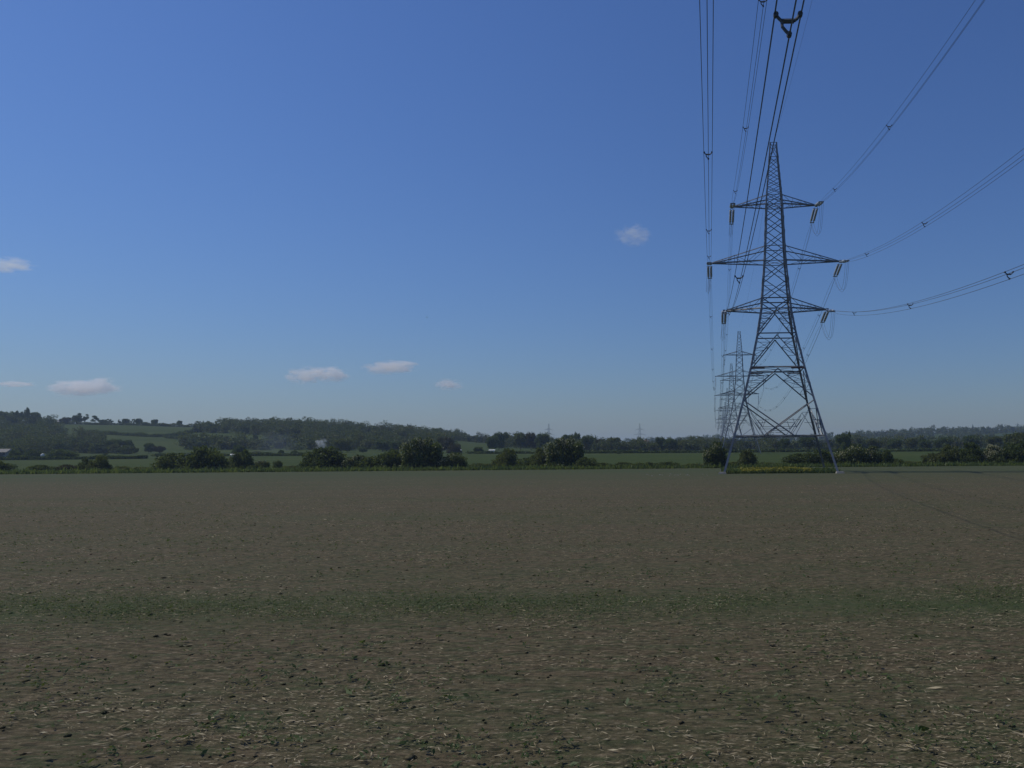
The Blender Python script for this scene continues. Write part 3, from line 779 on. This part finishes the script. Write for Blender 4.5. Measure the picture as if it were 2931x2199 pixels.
def build_tower(t, mat, tension, fine):
    BW = 0.10; RW = 0.06
    def panel(name, segs, w, m=None):
        mb = MB()
        for a, b in segs: mb.bar(a, b, w)
        return mb.build(name, m or mat, t)
    for sx, sy in ((-1, -1), (1, -1), (1, 1), (-1, 1)):
        mb = MB(); zs = ZW
        for a, b in zip(zs[:-1], zs[1:]):
            w = 0.30 if a < 24 else 0.26 if a < 40 else 0.17
            mb.angle((sx*hw(a), sy*hw(a), a), (sx*hw(b), sy*hw(b), b), w, (0, 0, b))
        mb.build('leg', mat, t)
        if fine:
            fb = MB(); fb.box((sx*8.1, sy*8.1, -0.15), (1.25, 1.25, 0.42), 0.75); fb.build('footing', M['concrete'], t)
            # anti-climbing collar
            cz = 4.3; h = hw(cz); cb = MB()
            for q in range(3):
                e = 0.75; z = cz + q*0.16
                P = [Vector((sx*h+i*e, sy*h+j*e, z)) for i, j in ((-1, -1), (1, -1), (1, 1), (-1, 1))]
                for a in range(4): cb.bar(P[a], P[(a+1) % 4], 0.025)
            for i, j in ((-1, -1), (1, -1), (1, 1), (-1, 1)): cb.bar((sx*h, sy*h, cz-0.1), (sx*h+i*0.78, sy*h+j*0.78, cz+0.4), 0.03)
            cb.build('anti_climb_guard', mat, t)
    for k in range(4):
        def X(za, zb): return [(FP(k, -hw(za), za), FP(k, hw(zb), zb)), (FP(k, hw(za), za), FP(k, -hw(zb), zb))]
        def H(z): return (FP(k, -hw(z), z), FP(k, hw(z), z))
        # earth-wire peak
        segs = [H(50), H(47.7), H(41.7)]
        zs = [50, 47.7, 46.3, 45.0, 43.8, 42.7, 41.7]
        for a, b in zip(zs[:-1], zs[1:]): segs += X(a, b)
        panel('peak_lattice', segs, RW+0.01)
        panel('lattice_panel', X(41.7, 40.2) + [H(40.2)], BW)
        segs = []
        for a, b in zip([40.2, 38.2, 36.1], [38.2, 36.1, 33.8]): segs += X(a, b)
        panel('lattice_panel', segs, BW)
        panel('lattice_panel', [H(33.8), H(31.5)] + X(33.8, 31.5), BW)
        segs = X(31.5, 28.7) + X(28.7, 25.8)
        panel('lattice_panel', segs, BW+0.01)
        if fine:
            segs = []
            for zc in (30.15, 27.3):
                for dz in (-0.32, 0.32):
                    z = zc+dz
                    for s in (-1, 1): segs.append((FP(k, s*hw(z), z), FP(k, s*0.55, z)))
            for sg in segs: panel('bracing_bar', [sg], RW*0.8)
        if not fine:
            panel('lattice_panel', [H(25.8), H(24.2), (FP(k, -hw(25.8), 25.8), FP(k, 0, 24.2)), (FP(k, hw(25.8), 25.8), FP(k, 0, 24.2))], BW)
            panel('lattice_panel', [(FP(k, 0, 24.2), FP(k, s*hw(20.4), 20.4)) for s in (-1, 1)] + [H(20.4)], BW)
            panel('lattice_panel', [(FP(k, 0, 20.4), FP(k, s*hw(15.3), 15.3)) for s in (-1, 1)] + [H(15.3)], BW)
            panel('lattice_panel', [(FP(k, 0, 15.3), FP(k, s*hw(10.8), 10.8)) for s in (-1, 1)], BW)
            panel('lattice_panel', [(FP(k, s*hw(10.4), 10.4), FP(k, -s*1.9, 5.3)) for s in (-1, 1)] + [H(5.3)], BW)
        else:
            def one(nm, a, b, w=0.12, m=None):
                mb = MB(); mb.angle(a, b, w, (0, 0, (a[2]+b[2])/2)); return mb.build(nm, m or mat, t)
            for z in (25.8, 24.2, 20.4, 15.3, 5.3): one('horizontal_strut', *H(z), 0.13 if z != 15.3 else 0.17)
            if k in (0, 2):
                for s in (-1, 1):
                    o = MB().bar(FP(k, s*(hw(15.1)-0.2), 15.08), FP(k, s*1.9, 15.08), 0.06, 0.16).build('rust_plate', M['rust'], t)
                    o['label'] = 'rust-brown plate bolted under the horizontal strut'
            for s in (-1, 1):
                one('diagonal_brace', FP(k, s*hw(25.8), 25.8), FP(k, 0, 24.3))
                segs = []
                for (za, zb, nsub) in ((24.1, 20.5, 4), (20.2, 15.4, 3), (15.1, 10.8, 3)):
                    one('diagonal_brace', FP(k, 0, za), FP(k, s*hw(zb), zb), 0.13)
                    prev = None
                    for q in range(1, nsub+1):
                        f = q/(nsub+1.0); z = za + (zb-za)*f; xd = hw(zb)*f*s
                        segs.append((FP(k, s*hw(z), z), FP(k, xd, z)))
                        zn = za + (zb-za)*(q-1)/(nsub+1.0)
                        if q % 2: segs.append((FP(k, s*hw(zn+0.01), zn), FP(k, xd, z)))
                        else: segs.append((FP(k, s*hw(z), z), FP(k, hw(zb)*s*(q-1)/(nsub+1.0), zn)))
                one('diagonal_brace', FP(k, s*hw(10.5), 10.5), FP(k, -s*1.95, 5.35), 0.13)
                xn = hw(9.1)-1.35
                segs += [(FP(k, s*hw(9.1), 9.1), FP(k, s*xn, 9.1)), (FP(k, s*xn, 9.0), FP(k, s*1.6, 5.35)), (FP(k, s*(xn-0.15), 8.6), FP(k, s*2.2, 5.35)),
                         (FP(k, s*xn, 9.0), FP(k, s*hw(5.6), 5.6)), (FP(k, s*3.1, 7.5), FP(k, s*1.4, 7.55)), (FP(k, s*2.3, 6.55), FP(k, 0, 6.55)),
                         (FP(k, s*3.1, 7.55), FP(k, s*2.3, 6.5)), (FP(k, s*1.9, 7.75), FP(k, s*2.35, 6.5)), (FP(k, s*hw(7.5), 7.5), FP(k, s*4.6, 7.5)),
                         (FP(k, s*1.1, 6.0), FP(k, s*0.1, 6.0))]
                for sg in segs: panel('bracing_bar', [sg], RW)
    # plan bracing
    panel('plan_bracing', [((-hw(z), -hw(z), z), (hw(z), hw(z), z)) for z in (15.3, 24.2, 31.5, 40.2)] + [((hw(z), -hw(z), z), (-hw(z), hw(z), z)) for z in (15.3, 24.2, 31.5, 40.2)], RW)
    # cross-arms
    tips = {}
    for ai, (zl, zu, tip) in enumerate(ARMS):
        for s in (-1, 1):
            mb = MB(); T = Vector((s*tip, 0, zl))
            for sy in (-1, 1):
                A = Vector((s*hw(zl), sy*hw(zl), zl)); B = Vector((s*hw(zu), sy*hw(zu), zu)); Ty = T + Vector((0, sy*0.18, 0))
                mb.angle(A, Ty, 0.17, (s*tip*0.5, 0, zl+0.6)); mb.angle(B, Ty + Vector((0, 0, 0.12)), 0.16, (s*tip*0.5, 0, zl-0.5))
                pl = A; pu = B
                for q, f in enumerate((0.3, 0.55, 0.78)):
                    a = A.lerp(Ty, f); b = B.lerp(Ty + Vector((0, 0, 0.12)), f)
                    mb.bar(a, b, 0.05); mb.bar(pl if q % 2 else pu, b if q % 2 else a, 0.05); pl, pu = a, b
            for f in (0.3, 0.55, 0.78):
                a = Vector((s*hw(zl), -hw(zl), zl)).lerp(T, f); b = Vector((s*hw(zl), hw(zl), zl)).lerp(T, f); mb.bar(a, b, 0.05)
                g = max(0, f-0.28); c_ = Vector((s*hw(zl), hw(zl), zl)).lerp(T, g); mb.bar(a, c_, 0.045)
            mb.box(T + Vector((s*0.1, 0, -0.1)), (0.35, 0.7, 0.3))
            arm = mb.build('crossarm', mat, t); tips[ai, s] = arm
            if not tension:
                i = link('insulator_string', INS_S, None, arm, T + Vector((0, 0, -0.1)))
                i.rotation_euler = (0, 0, 0)
    return tips

SLOPE = (2049.7 - PX0) / F
Y1 = 122.0; X1 = xat(2225.5, Y1)
def line_x(y): return X1 + SLOPE*(y - Y1)
LD = Vector((SLOPE, 1, 0)).normalized(); LN = Vector((LD.y, -LD.x, 0))
ROT1 = -math.radians(2.4); ROTN = -math.radians(1.3)

SC1 = 1.027
near = empty('near_pylon', (X1, Y1, 0.0), ROT1); near.scale = (SC1, SC1, SC1)
tag(near, 'tall steel lattice pylon with three pairs of cross-arms, nearest in the field', 'pylon', 'pylons of the near power line')
tips1 = build_tower(near, M['steel'], True, True)
def tip_world(base, rot, ai, s):
    zl, zu, tip = ARMS[ai]
    return Vector(base) + Matrix.Rotation(rot, 3, 'Z') @ Vector((s*tip*1.015, 0, zl-0.05))

# suspension towers receding
far_d = [(313, 0.0, 0.965), (478, 1.0, 1.04), (662, 0.0, 1.0), (845, 0.0, 1.0), (1030, 0.0, 1.0), (1215, 0.0, 1.0)]
FAR_LAB = ['second pylon of the line, seen just left of the near pylon', 'third pylon of the line, left of and behind the second', 'fourth pylon of the line, thin in the haze behind the third',
           'fifth pylon of the line, faint between the far towers', 'sixth pylon of the line, small and faint', 'seventh and farthest pylon of the line near the horizon']
protoT = None; bases = []
def copy_tree(o, parent=None):
    c = o.copy(); COL.objects.link(c); c.parent = parent
    for ch in list(o.children): copy_tree(ch, c)
    return c
for i, (d, dz, sc) in enumerate(far_d):
    x = line_x(d); z = tz(x, d) + dz*0 - 0.05
    if protoT is None:
        o = empty('lattice_pylon', (x, d, z), ROTN); build_tower(o, M['steel_far'], False, False); protoT = o
    else:
        o = copy_tree(protoT)
    o.location = (x, d, z); o.rotation_euler = (0, 0, ROTN); o.scale = (sc, sc, sc)
    tag(o, FAR_LAB[i], 'pylon', 'pylons of the near power line'); bases.append((x, d, z, sc))
for px, yt, d, lab in ((1570, 1213, 1330, 'left one of two small pylons on the horizon right of centre'), (1831, 1213, 1330, 'right one of two small pylons on the horizon, nearer the near pylon')):
    o = copy_tree(protoT); x = xat(px, d); z = at(px, yt, d).z - 50
    o.location = (x, d, min(z, tz(x, d))); o.rotation_euler = (0, 0, 0.1); o.scale = (1, 1, 1)
    k = (at(px, yt, d).z - o.location.z)/50.0; o.scale = (k, k, k)
    tag(o, lab, 'pylon', 'pylons of the horizon line')

# tension strings and jumpers on the near pylon (children of its cross-arms)
rotm = Matrix.Rotation(ROT1, 3, 'Z')
def lerp3(a, b, t): return a*(1-t) + b*t
def set_string(arm, p0, p1):
    """string hanging from arm-local point p0 towards p1"""
    o = link('insulator_string', INS_T, None, arm, p0)
    d = (p1-p0).normalized()
    o.rotation_euler = (-d).to_track_quat('Z', 'Y').to_euler()
    return o
TENS = {}
LDl = rotm.inverted() @ LD      # line direction in tower coordinates
SAG1 = (0.2025, 0.000834)       # drop = a*s - b*s*s for the span over the camera
def drop_near(s): return SAG1[0]*s - SAG1[1]*s*s
SPAN2 = 191.0
def drop_far(s, L=SPAN2, S=7.0): return 4*S*(s/L)*(1-s/L)
for (ai, s), arm in tips1.items():
    zl, zu, tip = ARMS[ai]; T = Vector((s*tip*1.015, 0, zl-0.05)); nrm = Vector((LDl.y, -LDl.x, 0))
    ends = {}
    for dr in (-1, 1):
        slope = -0.2 if dr < 0 else -0.16
        v = (LDl*dr + Vector((0, 0, slope))).normalized()
        for off in (-0.22, 0.22):
            p0 = T + nrm*off + v*0.35
            set_string(arm, p0, p0 + v*5.4)
        ends[dr] = T + v*6.0
        MB().bar(T + v*5.8 - nrm*0.35, T + v*5.8 + nrm*0.35, 0.1, 0.14).build('yoke_plate', M['steel'], arm)
    for off in (-0.25, 0.25, 0.0):
        pts = []
        for k in range(15):
            f = k/14.0; p = lerp3(ends[-1], ends[1], f); p = p + nrm*off + Vector((0, 0, -4*3.1*f*(1-f) - (0.3 if off == 0 else 0)))
            p.x += s*0.25*math.sin(math.pi*f); pts.append(p)
        MB().tube(pts, 0.016, 5).build('jumper', M['alloy'], arm)
    TENS[ai, s] = (near.matrix_basis @ Vector((0, 0, 0)), {k: Vector((X1, Y1, 0)) + rotm @ (e*SC1) for k, e in ends.items()})

# ------------------------------------------------------------------ conductors: bundles of three wires with spacers
def spacer_mesh(sz):
    mb = MB(); k = sz
    L, R, D = Vector((-0.25*k, 0, 0.14*k)), Vector((0.25*k, 0, 0.14*k)), Vector((0.02*k, 0, -0.29*k))
    a, b = Vector((-0.13*k, 0, 0.0)), Vector((0.12*k, 0, 0.0)); c = Vector((-0.12*k, 0, -0.12*k))
    mb.tube([L, L.lerp(a, 0.5)+Vector((0, 0, -0.01)), a], 0.035*k, 6); mb.tube([R, R.lerp(b, 0.5)+Vector((0, 0, -0.02)), b], 0.035*k, 6)
    mb.tube([a, b], 0.05*k, 6); mb.tube([a, c, Vector((-0.06*k, 0, -0.2*k)), D], 0.035*k, 6)
    for p in (L, R, D): mb.tube([p + Vector((0, -0.05, 0)), p + Vector((0, 0.05, 0))], 0.055*k, 8)
    return mb.mesh('spacer')
SPM = spacer_mesh(0.92); SPM.materials.append(M['alloy'])
OFF = [(-0.25, 0.14), (0.25, 0.14), (0.02, -0.29)]
def bundle(label, P0, direction, length, dropf, spacers, wires=True, rad=0.017, end=None, group=None, seg=70, adj=0.0):
    """P0 world point of attachment, direction = +-1 along the line"""
    root = empty('conductor_bundle', P0); tag(root, label, 'power line', group)
    hdir = LD*direction + LN*adj
    if end is not None:
        hd = Vector((end.x-P0.x, end.y-P0.y, 0)); length = hd.length; hdir = hd.normalized(); dz = end.z-P0.z
    else: dz = 0.0
    def pos(s): return hdir*s + Vector((0, 0, dz*s/length - dropf(s)))
    for (ox, oz) in OFF:
        pts = []
        for k in range(seg+1):
            s = length*k/seg; w = min(1.0, s/4.0, (length-s)/4.0 + (0.0 if end is not None else 1.0)); w = max(w, 0.25)
            pts.append(pos(s) + LN*(ox*w) + Vector((0, 0, oz*w)))
        MB().tube(pts, rad, 4).build('wire', M['alloy'], root)
    for s in spacers:
        o = link('spacer', SPM, None, root, pos(s)); o.rotation_euler = (0, 0, math.atan2(LN.y, LN.x))
    return root
ADJ = {(0, -1): 0.003, (1, -1): 0.0071, (2, -1): 0.001, (0, 1): 0.0, (1, 1): -0.012, (2, 1): -0.004}   # the tower behind the viewer has slightly different arms
SPX = {(0, -1): [13, 46, 71, 98, 125, 152, 180], (1, -1): [16, 43, 70.2, 97, 125, 152, 180], (2, -1): [12, 38, 70.3, 101.7, 130, 158, 185],
       (0, 1): [13, 45.5, 74, 101, 128, 155, 182], (1, 1): [16, 45, 75, 102, 129, 156, 183], (2, 1): [18, 46.5, 70.2, 98, 126, 154, 182]}
NMS = {0: 'top', 1: 'middle', 2: 'bottom'}; SD = {-1: 'left', 1: 'right'}
G1 = 'conductor bundles overhead from the near pylon'; G2 = 'conductor bundles running away from the near pylon'
for (ai, s), (_, ends) in TENS.items():
    lab = 'three-wire conductor bundle from the %s %s arm of the near pylon towards the viewer' % (NMS[ai], SD[s])
    bundle(lab, ends[-1], -1, 225.0, drop_near, SPX[ai, s], group=G1, rad=0.015, adj=ADJ[ai, s])
    b = bases[0]
    tp = tip_world(b[:3], ROTN, ai, s) + Vector((0, 0, -4.7))
    lab = 'three-wire conductor bundle from the %s %s arm of the near pylon to the second' % (NMS[ai], SD[s])
    bundle(lab, ends[1], 1, 190, drop_far, [20+26.0*k for k in range(7)], end=tp, group=G2, rad=0.015)
    for j in range(len(bases)-1):
        b0, b1 = bases[j], bases[j+1]
        a0 = tip_world((0, 0, 0), ROTN, ai, s)*b0[3] + Vector(b0[:3]) + Vector((0, 0, -4.7)); a1 = tip_world((0, 0, 0), ROTN, ai, s)*b1[3] + Vector(b1[:3]) + Vector((0, 0, -4.7))
        if j < 3:
            order = ['second', 'third', 'fourth', 'fifth']
            bundle('conductor bundle on the %s %s arms between the %s and %s pylons' % (NMS[ai], SD[s], order[j], order[j+1]), a0, 1, 185, lambda q: drop_far(q, 184.0, 6.5),
                   [25+45.0*k for k in range(4)], end=a1, group='conductor bundles between the far pylons', rad=0.02, seg=24)
# earth wires from the peak
ew = MB(); pk = Vector((X1, Y1, 50.05*SC1)); pts = []
for k in range(71):
    s = 230*k/70; p = pk - LD*s + Vector((0, 0, -(0.15*s - 0.00062*s*s))); pts.append(p)
tag(ew.tube(pts, 0.010, 4).build('earth_wire', M['alloy']), 'single thin earth wire from the near pylon peak towards the viewer', 'power line')
ew = MB(); pts = []; e = Vector((bases[0][0], bases[0][1], bases[0][2]+50))
for k in range(41):
    f = k/40; pts.append(pk.lerp(e, f) + Vector((0, 0, -4*5*f*(1-f))))
tag(ew.tube(pts, 0.010, 4).build('earth_wire', M['alloy']), 'single thin earth wire from the near pylon peak to the second pylon', 'power line')

# rough patch and yellow flowers under the pylon
r = np.random.default_rng(91)
def patch(n, hx, hy, h0, h1, w, cx=0, cy=0, seed=1):
    r = np.random.default_rng(seed)
    x = r.uniform(-hx, hx, n); y = r.uniform(-hy, hy, n)
    C = np.stack([X1+cx+x, Y1+cy+y, np.zeros(n)], 1)
    hh = (h0 + (h1-h0)*r.random(n)) * (0.5+0.9*vnoise(C[:, 0]/1.7, C[:, 1]/1.7, 5))
    d = r.normal(0, 0.25, (n, 3)); d[:, 2] = 1
    tip = C + d*hh[:, None]; side = r.normal(size=(n, 3)); side[:, 2] = 0; side *= w
    V = np.stack([C-side, C+side, tip+side*0.3, tip-side*0.3], 1).reshape(-1, 3)
    return V, np.arange(4*n).reshape(n, 4), tip
V, Fc, tp = patch(12000, 8.4, 6.8, 0.18, 0.62, 0.06, 0, -0.8, 3)
tag(link('rough_grass', fastmesh('rough_grass', V, Fc), M['grass']), 'uncut green weeds in the square between the near pylon feet', 'grass', kind='stuff')
sel = tp[(np.abs(tp[:, 0]-X1+0.6) < 5.2) & (tp[:, 2] > 0.20)]
pick = sel[np.random.default_rng(2).random(len(sel)) < np.clip(0.2 + 1.1*vnoise(sel[:, 0]/1.1, sel[:, 1]/2.5, 9), 0, 1)]
V, Fc = quads(pick + np.array([0, 0, 0.03]), 0.15, 0.9, 0.6, 7)
tag(link('yellow_flowers', fastmesh('yellow_flowers', V, Fc), M['yellow']), 'yellow wildflowers blooming between the near pylon feet', 'flowers', kind='stuff')
# pale stones left of the pylon foot
r = np.random.default_rng(17); mb = MB()
for i in range(30):
    px = r.uniform(1850, 2040); d = gdepth(px, r.uniform(1357, 1363)); s = r.uniform(0.05, 0.15)
    mb.box((xat(px, d), d, 0.0), (s*1.6, s*1.6, s*0.5), 0.55)
tag(mb.build('scattered_stones', M['concrete']), 'pale stones scattered on the field left of the near pylon foot', 'stones', kind='stuff')

# ------------------------------------------------------------------ small buildings far off
def house(name, label, cat, px, ybase, depth, L, W, Hh, RH, rz, wall, roof, chimney=True):
    x = xat(px, depth); z = tz(x, depth); zb = at(px, ybase, depth).z
    t = empty(name, (x, depth, z), rz); tag(t, label, cat)
    zz = max(0.0, zb - z)
    MB().box((0, 0, -0.5), (L, W, Hh+0.5+zz)).build('wall', M[wall], t)
    top = Hh + zz; mb = MB(); e = 0.35
    mb.v = [Vector(p) for p in ((-L/2-e, -W/2-e, top-0.1), (L/2+e, -W/2-e, top-0.1), (L/2+e, W/2+e, top-0.1), (-L/2-e, W/2+e, top-0.1), (-L/2-e, 0, top+RH), (L/2+e, 0, top+RH))]
    mb.f = [(0, 1, 5, 4), (2, 3, 4, 5), (0, 4, 3), (1, 2, 5), (3, 2, 1, 0)]
    rf = mb.build('roof', M[roof], t)
    if chimney: MB().box((L*0.3, 0, top+RH*0.5), (0.7, 0.7, RH*0.8)).build('chimney', M['brick'], rf)
    for i in ((-0.3, 0.0, 0.3) if Hh > 2 else ()):
        w = MB().box((i*L, -W/2-0.03, top*0.45), (1.0, 0.1, 1.1)).build('window', M['pane'], t)
    if Hh > 2: MB().box((0.15*L, -W/2-0.03, 0), (0.9, 0.12, min(2.0, Hh*0.8))).build('door', M['pane'], t)
house('barn', 'grey-roofed barn on the skyline between left wood and copper tree', 'barn', 156, 1213, 690, 6.5, 4, 1.6, 1.3, 0.2, 'roof', 'roof', False)
house('cottage', 'pale cottage with a red roof left among valley trees', 'house', 1845, 1276, 640, 5, 4.5, 2.8, 1.9, 0.5, 'white', 'roof_red')
house('cottage', 'white cottage right beside the red-roofed one', 'house', 1854, 1278, 625, 4.5, 4, 2.2, 1.2, -0.4, 'white', 'white')
house('shed', 'small white flat shed behind the lone upright bush', 'shed', 672, 1307, 300, 2.2, 1.6, 0.7, 0.3, 0.3, 'white', 'white', False)
house('farm_building', 'pale farm building half hidden at the left edge', 'building', 8, 1310, 330, 5, 4, 2.2, 1.3, 0.1, 'concrete', 'concrete', False)
house('shed', 'tiny white shed below the small green hill field', 'shed', 1408, 1292, 400, 2.4, 1.6, 0.6, 0.25, 0.1, 'white', 'white', False)
house('shed', 'tiny white shed left below the small green hill field', 'shed', 1314, 1292, 400, 1.6, 1.4, 0.6, 0.25, -0.1, 'white', 'white', False)
# round white tank
d = 300; x = xat(121, d); mb = MB()
mb.tube([(0, 0, 0), (0, 0, 0.25), (0, 0, 0.7), (0, 0, 1.05), (0, 0, 1.2)], [0.45, 0.6, 0.65, 0.45, 0.12], 14)
tnk = empty('water_tank', (x, d, at(121, 1308, d).z)); tag(tnk, 'small round white tank between two dark bushes at left', 'tank')
mb.build('tank_body', M['white'], tnk)
zt = at(121, 1308, d).z
MB().box((0, 0, -zt-0.05), (0.7, 0.7, zt+0.1)).build('stand', M['concrete'], tnk)
# bird
bp = at(1222, 909, 160); bd = empty('bird', bp); bd.scale = (0.6, 0.6, 0.6); tag(bd, 'tiny dark bird flying alone in the open sky', 'bird')
mb = MB(); mb.tube([(-0.28, 0, 0), (-0.1, 0, 0.03), (0.1, 0, 0.03), (0.24, 0, 0.04), (0.3, 0, 0.03)], [0.01, 0.06, 0.065, 0.045, 0.01], 6); mb.build('body', M['bird'], bd)
for s in (-1, 1):
    mb = MB(); mb.v = [Vector(p) for p in ((0.1, s*0.04, 0.05), (-0.1, s*0.04, 0.05), (-0.08, s*0.3, 0.16), (0.06, s*0.3, 0.17), (-0.14, s*0.55, 0.1))]
    mb.f = [(0, 1, 2, 3), (3, 2, 4)]; mb.build('wing', M['bird'], bd)

# ------------------------------------------------------------------ clouds, smoke, haze
def puff_mat(name, density, scale, thresh, col=(1, 1, 1), aniso=0.0, warp=(1.4, 2.2)):
    m, nt, out = newmat(name)
    tc = N(nt, 'TexCoord'); oi = N(nt, 'ObjectInfo')
    ob = tc.outputs['Object']
    wo = N(nt, 'VectorMath', operation='ADD'); nt.links.new(ob, wo.inputs[0])
    cm0 = N(nt, 'CombineXYZ'); nt.links.new(math_n(nt, 'MULTIPLY', oi.outputs['Random'], 77.0), cm0.inputs[1]); nt.links.new(cm0.outputs[0], wo.inputs[1])
    wn_ = N(nt, 'TexNoise'); wn_.inputs['Scale'].default_value = warp[0]; wn_.inputs['Detail'].default_value = 3.0; nt.links.new(wo.outputs[0], wn_.inputs['Vector'])
    ws = N(nt, 'VectorMath', operation='SUBTRACT'); nt.links.new(wn_.outputs['Color'], ws.inputs[0]); ws.inputs[1].default_value = (0.5, 0.5, 0.5)
    wm = N(nt, 'VectorMath', operation='SCALE'); nt.links.new(ws.outputs[0], wm.inputs[0]); wm.inputs['Scale'].default_value = warp[1]
    wa = N(nt, 'VectorMath', operation='ADD'); nt.links.new(ob, wa.inputs[0]); nt.links.new(wm.outputs[0], wa.inputs[1])
    ln0 = N(nt, 'VectorMath', operation='LENGTH'); nt.links.new(ob, ln0.inputs[0])
    ln = N(nt, 'VectorMath', operation='LENGTH'); nt.links.new(wa.outputs[0], ln.inputs[0])
    add = N(nt, 'VectorMath', operation='ADD'); nt.links.new(ob, add.inputs[0])
    cmb = N(nt, 'CombineXYZ'); nt.links.new(math_n(nt, 'MULTIPLY', oi.outputs['Random'], 50.0), cmb.inputs[0]); nt.links.new(cmb.outputs[0], add.inputs[1])
    n1 = noise(nt, add.outputs[0], scale, 6, 0.6)
    v = math_n(nt, 'SUBTRACT', math_n(nt, 'MULTIPLY', n1, 3.0), ln.outputs['Value'])
    v = math_n(nt, 'SUBTRACT', v, thresh)
    v = math_n(nt, 'MULTIPLY', v, 3.0, clamp=True)
    v = math_n(nt, 'MULTIPLY', v, math_n(nt, 'MULTIPLY', math_n(nt, 'SUBTRACT', 1.0, ln0.outputs['Value']), 3.0, clamp=True))
    pv = N(nt, 'VolumePrincipled'); pv.inputs['Color'].default_value = (*col, 1); pv.inputs['Anisotropy'].default_value = aniso
    nt.links.new(math_n(nt, 'MULTIPLY', v, density), pv.inputs['Density'])
    nt.links.new(pv.outputs[0], out.inputs['Volume'])
    return m
ico = None
def ico_mesh(name):
    import bmesh
    bm = bmesh.new(); bmesh.ops.create_icosphere(bm, subdivisions=3, radius=1.0)
    me = bpy.data.meshes.new(name); bm.to_mesh(me); bm.free(); return me
CM = puff_mat('cloud vapour', 0.011, 2.4, 0.66, (1, 1, 1), 0.4)
cm = ico_mesh('cloud'); cm.materials.append(CM)
clouds = [(20, 760, 150, 46, 'small white cloud cut by the left edge of the picture'), (205, 1112, 120, 46, 'left half of the wide flat cloud low at left'),
          (278, 1106, 130, 50, 'right half of the wide flat cloud low at left'), (45, 1100, 100, 18, 'faint thin cloud streak just above the left wood'),
          (875, 1074, 120, 50, 'white puffy cloud left in the low middle row'), (945, 1072, 110, 44, 'white puff joined right of the low middle cloud'), (1092, 1054, 110, 38, 'wispy left end of the low cloud above the middle'),
          (1140, 1048, 120, 40, 'bright right end of the low cloud above the middle'), (1282, 1102, 90, 34, 'smallest low cloud right of the middle row'), (1812, 674, 108, 62, 'soft lone cloud high left of the pylon')]
for (px, py, w, h, lab) in clouds:
    el = max(hrow(px)-py, 60); d = min(9000, 650*F/el)
    p = at(px, py, d); o = link('cloud', cm, None, None, p)
    sx = w*0.5*d/F*1.15; sz = h*0.5*d/F*1.2
    o.scale = (sx, sx*0.7, sz); tag(o, lab, 'cloud', 'small fair-weather clouds')
SM = puff_mat('white smoke', 0.26, 2.0, 0.85, (0.95, 0.97, 1.0), 0.0)
smm = ico_mesh('smoke'); smm.materials.append(SM)
o = link('smoke', smm, None, None, at(918, 1271, 345)); o.scale = (3.4, 2.6, 3.6); tag(o, 'puff of white smoke rising behind the dome bush', 'smoke', kind='stuff')
SM2 = puff_mat('thin blue smoke', 0.006, 1.9, 0.55, (0.75, 0.85, 1.0), 0.0)
sm2 = ico_mesh('smoke'); sm2.materials.append(SM2)
o = link('smoke', sm2, None, None, at(790, 1272, 350)); o.scale = (12, 9, 9); tag(o, 'thin drift of blue smoke hanging before the wood', 'smoke', kind='stuff')

hz, nt, out = newmat('haze air')
pv = N(nt, 'VolumePrincipled'); pv.inputs['Density'].default_value = 0.00017; pv.inputs['Color'].default_value = (0.60, 0.76, 1.0, 1); pv.inputs['Anisotropy'].default_value = 0.2
nt.links.new(pv.outputs[0], out.inputs['Volume'])
hb_ = MB().box((0, 2300, -1.4), (9400, 5700, 73)).build('haze', hz); tag(hb_, 'pale blue haze in the air over the whole plain', 'haze', kind='stuff')
